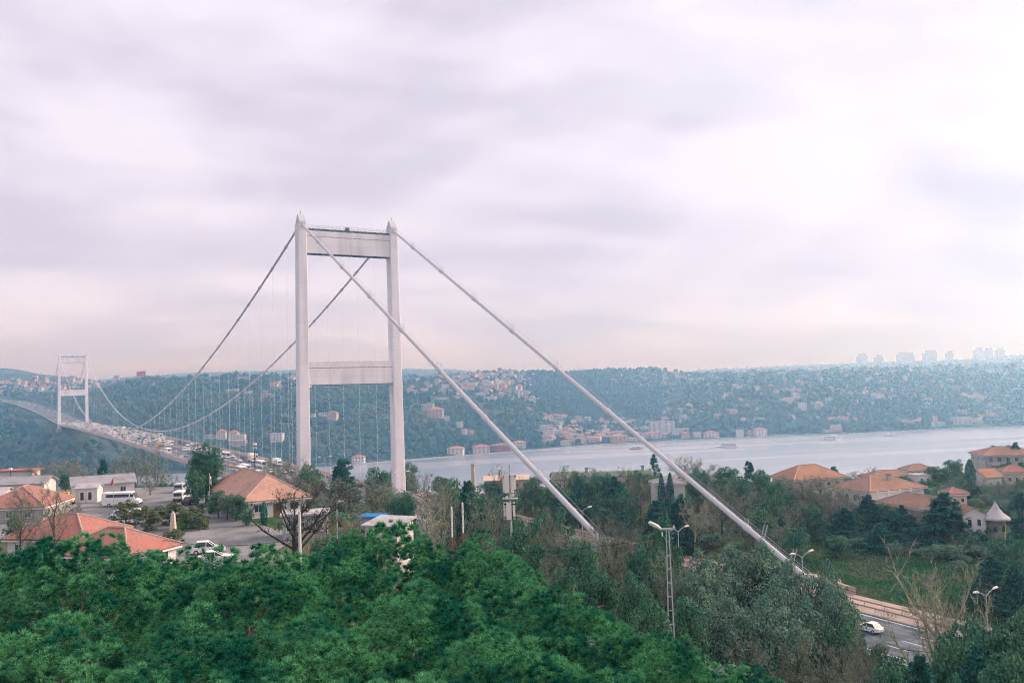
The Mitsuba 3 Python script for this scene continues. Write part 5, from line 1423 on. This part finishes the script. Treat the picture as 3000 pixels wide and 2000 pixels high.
# ---------------------------------------------------------------- trees of the near shore, one by one
TREES = [
         ('B', -113.1, 215.0, 8.9, 5.3), ('B', -106.7, 212.0, 8.3, 4.4), ('B', -112.1, 235.0, 13.5, 5.4), ('E', -99.9, 200.0, 4.3, 1.9), ('P', -109.9, 240.0, 15.8, 2.7), ('B', -94.9, 225.0, 13.2, 4.3),
         ('B', -105.4, 238.0, 14.9, 3.6), ('B', -105.1, 262.0, 23.1, 4.5), ('S', -83.9, 213.0, 4.4, 2.4), ('S', -79.8, 213.0, 4.8, 2.4), ('S', -87.9, 215.0, 4.3, 2.0), ('T', -59.0, 172.0, 11.4, 3.8),
         ('E', -59.5, 168.0, 7.1, 1.9), ('J', -64.0, 148.0, 4.1, 2.1), ('J', -57.3, 140.0, 4.0, 2.1), ('J', -55.9, 146.0, 3.8, 2.5), ('J', -51.1, 142.0, 3.5, 2.2), ('J', -48.7, 140.0, 2.6, 1.3),
         ('J', -47.9, 126.0, 2.5, 1.9), ('E', -50.1, 152.0, 4.9, 2.5), ('E', -46.0, 148.0, 4.8, 2.0), ('B', -47.7, 149.0, 4.6, 2.0), ('S', -42.6, 143.0, 3.2, 0.9), ('Y', -40.0, 143.0, 3.8, 0.8),
         ('E', -66.8, 120.0, 6.0, 1.0), ('B', -63.7, 116.0, 7.5, 2.6), ('B', -59.3, 116.0, 9.9, 2.4), ('D', -23.9, 98.0, 7.6, 5.8), ('B', -63.1, 235.0, 14.1, 4.9), ('B', -59.0, 240.0, 16.1, 5.0),
         ('E', -56.3, 246.0, 17.3, 3.7), ('B', -45.0, 205.0, 7.3, 5.5), ('P', -43.9, 232.0, 14.2, 4.0), ('C', -46.0, 236.0, 15.4, 4.5), ('E', -35.1, 226.0, 17.8, 4.3), ('B', -35.3, 190.0, 7.5, 5.1),
         ('B', -30.6, 192.0, 7.8, 4.7), ('E', -47.8, 350.9, 25.8, 6.0), ('E', -41.1, 339.7, 21.7, 4.5), ('B', -37.3, 333.1, 15.6, 4.4), ('B', -24.5, 170.0, 9.6, 4.5), ('B', -33.4, 160.0, 3.8, 4.0),
         ('S', -27.2, 140.0, 2.6, 2.1), ('E', -21.0, 165.0, 9.5, 2.8), ('E', -18.2, 150.0, 10.2, 2.3), ('B', -20.1, 200.0, 16.6, 4.2), ('R', -12.8, 135.0, 12.7, 3.1), ('C', -8.0, 150.0, 15.4, 3.9),
         ('E', -12.3, 190.0, 20.6, 3.3), ('E', -26.3, 314.7, 7.9, 4.8), ('B', -5.4, 279.6, 13.0, 3.7), ('E', -6.5, 281.4, 9.7, 5.4), ('E', -1.7, 160.0, 15.0, 2.7), ('B', -4.1, 116.0, 11.3, 2.9),
         ('B', -8.5, 125.0, 11.0, 2.4), ('E', 0.8, 128.0, 14.5, 2.7), ('E', -0.2, 112.0, 10.2, 2.1), ('E', 4.8, 140.0, 16.2, 2.9), ('E', 4.8, 262.3, 12.5, 4.5), ('B', 2.4, 266.4, 11.1, 5.6),
         ('E', 12.1, 250.0, 10.9, 4.8), ('P', 16.5, 242.6, 13.5, 3.2), ('B', 13.2, 247.8, 6.2, 5.7), ('E', 22.2, 232.9, 10.2, 4.9), ('B', 13.0, 130.0, 14.9, 3.0), ('B', 5.7, 112.0, 11.3, 3.4),
         ('B', 12.9, 120.0, 14.2, 3.4), ('E', 6.9, 100.0, 10.0, 1.7), ('E', 1.6, 95.0, 7.6, 2.0), ('E', -1.2, 86.0, 6.4, 1.8), ('B', 2.8, 86.0, 7.2, 2.3), ('B', -0.2, 70.0, 7.0, 1.6),
         ('E', 3.5, 76.0, 6.8, 1.3), ('E', 6.9, 79.0, 7.8, 1.7), ('B', 10.0, 92.0, 9.1, 2.6), ('E', 9.6, 76.0, 8.2, 1.6), ('E', 16.0, 115.0, 12.7, 2.6), ('E', 20.9, 133.1, 20.2, 2.8),
         ('B', 15.4, 95.0, 10.5, 2.2), ('E', 9.4, 66.0, 7.4, 1.3), ('E', 13.2, 72.0, 7.4, 1.5), ('C', 25.8, 236.0, 12.6, 5.4), ('B', 30.5, 225.0, 13.7, 5.1), ('E', 27.0, 224.9, 13.7, 3.8),
         ('E', 21.3, 246.0, 10.5, 4.2), ('C', 33.1, 214.5, 11.7, 4.9), ('C', 37.5, 207.2, 14.1, 5.5), ('P', 46.0, 300.0, 11.0, 2.3), ('Y', 37.3, 232.0, 13.0, 1.1), ('Y', 39.5, 232.0, 13.0, 1.1),
         ('B', 48.6, 262.0, 11.8, 5.5), ('B', 53.2, 256.0, 12.0, 6.3), ('E', 49.4, 246.0, 12.1, 3.7), ('E', 56.7, 246.0, 12.1, 4.7), ('P', 62.4, 242.0, 13.2, 2.8), ('E', 55.4, 226.0, 13.0, 3.9),
         ('E', 65.4, 240.0, 11.4, 3.7), ('B', 46.5, 206.0, 13.2, 5.5), ('B', 50.4, 200.0, 13.1, 5.3), ('R', 39.7, 203.5, 13.1, 5.0), ('E', 56.3, 202.0, 13.4, 3.1), ('E', 51.5, 190.0, 12.4, 4.0),
         ('B', 48.6, 188.2, 12.2, 4.3), ('B', 52.9, 181.0, 13.4, 3.8), ('E', 54.7, 178.0, 11.8, 2.4), ('C', 92.4, 180.0, 4.4, 4.1), ('C', 81.1, 190.0, 3.9, 4.3), ('E', 10.4, 253.0, 12.6, 3.4),
         ('E', 34.6, 262.0, 9.5, 3.0), ('B', 23.1, 266.0, 9.2, 4.0), ('E', 26.2, 240.0, 10.5, 4.1), ('E', 69.3, 236.0, 7.4, 4.5), ('B', 67.0, 240.0, 9.2, 5.0), ('C', 64.3, 214.0, 6.5, 3.7),
         ('E', 67.0, 205.0, 8.7, 3.1), ('B', 74.1, 214.0, 9.0, 4.5), ('B', 73.3, 206.0, 10.4, 3.9), ('B', 63.5, 206.0, 8.7, 4.3), ('E', 77.0, 205.0, 6.4, 2.7), ('B', 91.4, 250.0, 4.0, 4.3),
         ('E', 123.5, 250.0, 4.2, 3.3), ('E', 112.1, 238.0, 4.1, 3.6), ('C', 119.6, 235.0, 4.0, 3.1), ('E', 123.4, 275.0, 2.7, 3.1), ('E', 123.9, 240.0, 3.1, 3.7), ('B', 120.5, 225.0, 5.8, 3.9),
         ('E', 163.3, 300.0, 5.1, 4.6), ('E', 111.7, 262.0, 4.8, 3.0), ('B', 119.0, 300.0, 5.9, 4.0), ('B', 108.4, 290.0, 4.7, 5.0), ('E', 97.8, 285.0, 4.1, 3.3), ('B', -23.4, 112.0, 6.3, 2.8),
         ('B', -19.5, 108.0, 6.3, 2.1), ('R', -24.4, 106.0, 5.1, 2.2), ('S', -20.6, 104.0, 4.0, 1.8), ('S', -21.7, 100.0, 3.5, 1.7), ('E', 32.7, 92.0, 10.1, 2.3), ('B', 32.7, 86.0, 9.9, 2.0),
         ('E', 30.6, 74.0, 9.4, 1.5), ('C', 125.7, 230.0, 3.7, 3.9), ('P', 156.6, 280.0, 5.9, 3.2), ('C', 109.5, 205.0, 3.6, 3.5), ('B', 80.6, 212.0, 7.6, 3.6), ('E', 66.9, 225.0, 7.6, 3.4),
         ('B', 74.3, 232.0, 7.4, 4.0), ('C', 87.1, 205.0, 6.6, 3.1), ('E', 17.7, 262.0, 9.5, 4.0), ('B', 13.4, 255.0, 12.9, 4.4), ('E', 25.0, 255.0, 10.1, 3.9), ('B', 31.1, 250.0, 11.0, 4.3),
         ('E', 36.0, 245.0, 11.0, 3.3), ('B', -77.0, 190.0, 3.2, 3.3), ('B', -73.6, 150.0, 3.7, 2.3), ('B', 70.3, 236.0, 9.5, 4.0), ('E', 66.5, 232.0, 10.0, 3.5), ('B', 78.1, 214.0, 8.1, 4.1),
         ('C', 84.7, 196.0, 6.7, 3.7), ('E', 82.9, 206.0, 7.2, 2.4), ('E', 114.1, 250.0, 4.6, 2.9), ('B', 108.5, 225.0, 6.1, 3.4), ('E', 145.2, 285.0, 2.4, 4.3), ('C', 114.3, 205.0, 6.5, 3.5),
         ('E', 12.6, 122.0, 13.0, 2.1), ('B', -82.3, 150.0, 6.2, 2.6), ('B', 15.1, 120.0, 13.4, 2.7), ('B', 8.1, 112.0, 10.0, 2.6), ('E', 5.1, 110.0, 9.1, 1.7), ('G', 28.1, 116.0, 15.9, 5.3),
         ('G', 35.4, 108.1, 17.6, 3.1), ('G', 34.5, 100.0, 11.1, 2.1), ('B', -7.5, 150.0, 13.4, 4.3), ('B', -3.4, 140.0, 14.2, 3.5), ('B', 3.0, 120.0, 13.6, 3.2), ('B', 7.1, 108.0, 10.8, 2.7),
         ('B', -14.3, 170.0, 12.7, 3.9), ('E', -7.0, 165.0, 13.1, 2.5), ('G', 31.4, 114.0, 16.4, 5.0), ('G', 28.8, 112.0, 15.5, 5.8), ('G', 29.3, 100.0, 11.6, 4.2), ('G', 17.9, 95.0, 9.4, 3.4),
         ('G', 33.4, 108.0, 16.2, 3.7), ('G', 22.5, 110.0, 12.8, 4.2), ('G', 35.4, 106.0, 14.8, 2.0), ('G', 19.5, 88.0, 9.2, 3.5), ('G', 24.7, 88.0, 10.3, 3.7), ('B', 22.9, 76.0, 8.7, 2.3),
         ('B', 26.0, 76.0, 8.4, 2.7), ('B', 16.7, 66.0, 5.8, 1.9), ('E', 39.4, 100.8, 10.1, 1.2), ('B', 29.2, 80.0, 8.4, 1.8), ('B', 71.1, 226.0, 10.5, 5.2), ('B', 75.4, 224.0, 10.8, 5.1),
         ('B', 68.8, 230.0, 7.5, 3.5), ('P', 92.2, 262.0, 8.0, 2.8), ('C', 73.2, 203.0, 7.8, 5.8), ('C', 79.9, 206.0, 9.3, 4.3), ('C', 82.0, 198.0, 7.2, 4.9), ('C', 77.4, 193.0, 5.9, 5.5),
         ('C', 84.1, 190.0, 5.0, 5.4), ('E', 66.8, 190.0, 5.3, 2.9), ('C', 91.1, 192.0, 11.2, 7.1), ('C', 90.0, 182.0, 4.1, 5.2), ('C', 85.6, 186.0, 1.9, 6.0), ('E', 121.7, 262.0, 7.3, 5.0),
         ('W', 126.7, 252.0, 9.5, 3.5), ('E', 136.5, 282.0, 8.1, 3.2), ('P', 184.2, 332.0, 10.7, 2.9), ('E', 139.4, 262.0, 4.5, 5.5), ('E', 123.6, 226.0, 2.7, 3.9), ('E', 137.5, 246.0, 4.1, 3.3),
         ('C', 101.1, 182.0, 7.5, 2.8), ('E', 85.3, 160.0, 9.5, 3.0), ('E', 84.4, 153.0, 10.4, 2.9), ('C', 78.5, 151.0, 8.7, 4.0), ('C', 79.8, 146.0, 8.9, 3.3), ('K', 43.1, 95.3, 20.1, 3.1),
         ('K', 44.5, 92.7, 18.4, 2.1), ('R', 79.0, 149.0, 5.3, 4.0), ('R', 81.3, 147.0, 5.4, 3.4), ('E', 43.1, 88.0, 13.9, 2.0), ('E', 36.7, 78.0, 12.1, 1.8), ('E', 46.5, 88.0, 16.6, 2.5),
         ('E', 47.9, 86.8, 18.3, 2.0), ('C', 28.8, 66.0, 9.2, 2.4), ('C', 34.0, 68.0, 11.2, 2.6), ('E', 33.8, 62.0, 11.4, 1.8), ('E', 25.8, 64.0, 7.9, 1.6), ('B', 21.7, 58.0, 6.6, 1.5),
         ('B', 18.3, 56.0, 6.0, 1.7)]
_r = rng(31)
_n = {}
for k, x, y, h, rad in TREES:
    models, H, R, name, lab, grp = KINDS[k]
    g = models[_n.get(k, 0) % len(models)]; _n[k] = _n.get(k, 0) + 1
    z = float(near_z(np.array([x]), np.array([y]))[0])
    sh, sw = h / H, rad / R
    sw = float(np.clip(sw, sh * .55, sh * 1.5))
    where = (' left of the near tower' if x / y < -.24 else ' below the near tower' if x / y < -.1 else ' in the middle, below the cables' if x / y < .22 else ' on the bank above the highway' if wb(x, y)[0] < 0 else ' among the villas')
    copies(g, name, (x, y, z - .15), _r.uniform(0, 6.28), (sw, sw, sh), lab + where if k in 'BRECP' else lab, 'shrub' if k in 'SJ' else 'tree', grp)

_villas = np.array([(84.6, 262, 11), (92.6, 232, 12), (92.4, 205, 11), (117, 262, 5), (118, 287, 9), (143, 322, 8), (181, 334, 13), (133.5, 257, 6), (147, 267, 6), (104.8, 217, 5), (96, 193, 6), (99.9, 189, 4), (39.5, 236, 7), (32, 289, 14), (15, 285, 8), (-3, 291, 10), (24, 262, 6)])


def _near_house(q):
    return (((q[:, None, 0] - _villas[:, 0]) ** 2 + (q[:, None, 1] - _villas[:, 1]) ** 2) < _villas[:, 2] ** 2).any(1)


# undergrowth that fills the slopes between the trees
_q = np.stack([_r.uniform(-130, 190, 5200), _r.uniform(62, 330, 5200)], 1)
_X, _Y2 = wb(_q[:, 0], _q[:, 1])
_t = _q[:, 0] / _q[:, 1]
_ok = (np.abs(_t) < .66) & ~((np.abs(_X) < 25.5) & (_Y2 < 5)) & ~((_X < -57) & (_q[:, 1] > 98) & (_q[:, 1] < 210)) & ~((_X > 22) & (_X < 47) & (_Y2 < -150)) & (_Y2 < 60) & ~_near_house(_q) & ~((_q[:, 0] > -30) & (_q[:, 0] < -8) & (_q[:, 1] < 125))
_q = _q[_ok][:1900]
_zq = near_z(_q[:, 0], _q[:, 1])
for i, ((x, y), z) in enumerate(zip(_q, _zq)):
    s = _r.uniform(.55, 1.35)
    copy_of('bush_clump' if _r.uniform() < .75 else 'twig_clump', f'undergrowth__{i + 1:03d}', (x, y, z - .1), _r.uniform(0, 6.28), (s * 1.3, s * 1.3, s))
labels['undergrowth'] = {'kind': 'stuff', 'label': 'tangle of low bushes and bare scrub on the slopes'}

# the stone pines in the foreground
for i, (s_, R_) in enumerate(((41, 5.0), (42, 5.0))):
    _tb = umbrella_pine(s_, R_)
    model(f'stone_pine_{i}', trunk=(_tb[0], 'bark_pine'), crown=(_tb[1], 'needles'))
for i, (px, d, zt, R, lab) in enumerate((
                                         (-12.6, 26.0, 101.6, 2.8, 'leftmost large rounded stone pine dome, top level with the red roofs'),
                                         (-7.1, 24.0, 101.4, 2.7, 'rounded stone pine dome left of centre in front of the lane'),
                                         (-6.3, 41.0, 99.2, 4.2, 'farthest stone pine dome, in front of the tin shed'),
                                         (-1.7, 38.0, 98.9, 3.7, 'far stone pine dome below the two thin rusty poles'),
                                         (-2.3, 21.0, 100.9, 2.9, 'big stone pine dome in the very middle of the grove'),
                                         (1.1, 25.0, 99.7, 2.9, 'stone pine dome right of the middle, at the edge of the bushes'),
                                         (3.2, 23.0, 99.2, 2.6, 'stone pine dome below the ladder-like lamp post'),
                                         (5.0, 22.0, 98.7, 2.2, 'last small stone pine dome at the right end of the grove'),
                                         (-16.9, 30.0, 100.6, 3.0, 'stone pine dome cut by the left edge of the picture'),
                                         (-12.0, 31.0, 100.1, 3.0, 'stone pine dome between the two large left ones, farther back'),
                                         (-6.6, 31.0, 100.0, 3.0, 'stone pine dome behind the middle one, left of the shed'),
                                         (-0.4, 30.0, 99.1, 2.8, 'stone pine dome behind the right-hand domes'),
                                         (-9.2, 17.5, 101.3, 2.5, 'stone pine dome low in the left corner'),
                                         (-6.6, 18.0, 101.1, 2.5, 'low stone pine dome between left corner and middle'),
                                         (-4.2, 18.0, 101.0, 2.5, 'low stone pine dome left of the big middle one'),
                                         (-0.3, 16.5, 101.0, 2.4, 'low stone pine dome right of the big middle one'),
                                         (1.4, 16.5, 100.4, 2.2, 'low stone pine dome at the bottom edge, right part'),
                                         (-6.1, 13.5, 101.6, 2.1, 'nearest stone pine dome at bottom left'),
                                         (-2.0, 13.5, 101.4, 2.0, 'nearest stone pine dome at bottom middle'),
                                         (-4.1, 13.5, 101.5, 2.0, 'nearest stone pine dome between bottom left and bottom middle'),)):
    copy_of(f'stone_pine_{i % 2}', numbered('stone_pine'), (px, d, zt - 11.2 * R / 5), i * 1.9 + .4, R / 5)
    labels['stone_pine' + (f'_{i:03d}' if i else '')] = {'label': lab, 'category': 'tree', 'group': 'bright green stone pines in the foreground'}

# grass on the bank right of the highway
_m = _r.uniform(0, 1, (26000, 2))
_g = bw(25.5 + _m[:, 0] * 26, -262 + _m[:, 1] * 110)
_gz = near_z(_g[:, 0], _g[:, 1])
_P = np.c_[_g, _gz - .03]
_Q = _P + np.c_[_r.normal(0, .16, (len(_P), 2)), _r.uniform(.25, .65, len(_P))]
struct('bank_grass', blades(_P, _Q, .16, _r), 'grass_green', kind='stuff', label='long green grass on the bank right of the highway')

# ---------------------------------------------------------------- the woods across the water
def woods(n, t0, t1, u0, u1, pick, k0, smin=.7, smax=1.5):
    t, u = _r.uniform(t0, t1, n), u0 + (u1 - u0) * _r.uniform(0, 1, n) ** 1.25
    y = np.interp(t, _FT, _FS) + u
    x = t * y
    keep = np.ones(n, bool)
    for a, b, c in _taken:
        keep &= ~((np.abs(x - a) < c * .75 + 3) & (y > b - 26) & (y < b + 12))
    for j in range(0, 60, 2):
        keep &= (x - _fp[j, 0]) ** 2 + (y - _fp[j, 1]) ** 2 > 40 ** 2
    xb, yb = wb(x, y)
    keep &= ~((np.abs(xb) < 28) & (yb < SPAN + 25) & (far_z(x, y) > 44))
    x, y, u = x[keep], y[keep], u[keep]
    z = far_z(x, y)
    tone = meshkit.fbm(np.stack([x / 110, y / 150, 0 * x], -1), 3, 61) + _r.normal(0, .07, len(x))
    for i in range(len(x)):
        s = _r.uniform(smin, smax)
        kind = 0 if tone[i] < pick[0] else 1 if tone[i] < pick[1] else 2
        copy_of(f'far_crown_{(1, 0, 2)[kind]}', f'far_woods__{k0 + i:03d}', (x[i], y[i], z[i] - 1.0), _r.uniform(0, 6.28), (s, s, s * _r.uniform(.9, 1.5)))
    return k0 + len(x)


_k = woods(4300, -.60, .03, 14, 800, (.47, .63), 1)
_k = woods(1500, .0, .22, 30, 700, (.52, .75), _k)
_k = woods(1900, .19, .62, 20, 1000, (.40, .72), _k, 1.2, 2.2)
_k = woods(1500, -.62, .03, 700, 1500, (.44, .60), _k, 1.2, 2.2)
_k = woods(4000, .015, .165, 520, 1700, (.06, .12), _k, 1.1, 2.0)
_k = woods(600, .15, .62, 900, 1800, (.30, .80), _k, 1.8, 2.8)
labels['far_woods'] = {'kind': 'stuff', 'label': 'hazy blue-green woods covering the hills across the strait'}

call_the_roll()

# ---------------------------------------------------------------- the haze over the strait
scene['haze'] = {'type': 'cube', 'to_world': T().translate([0, 7000, 151.5]).scale([16500, 11500, 168.5]), 'bsdf': {'type': 'null'}, 'interior': {'type': 'ref', 'id': 'air'}}
labels['haze'] = {'kind': 'stuff', 'label': 'pale blue haze over the strait'}
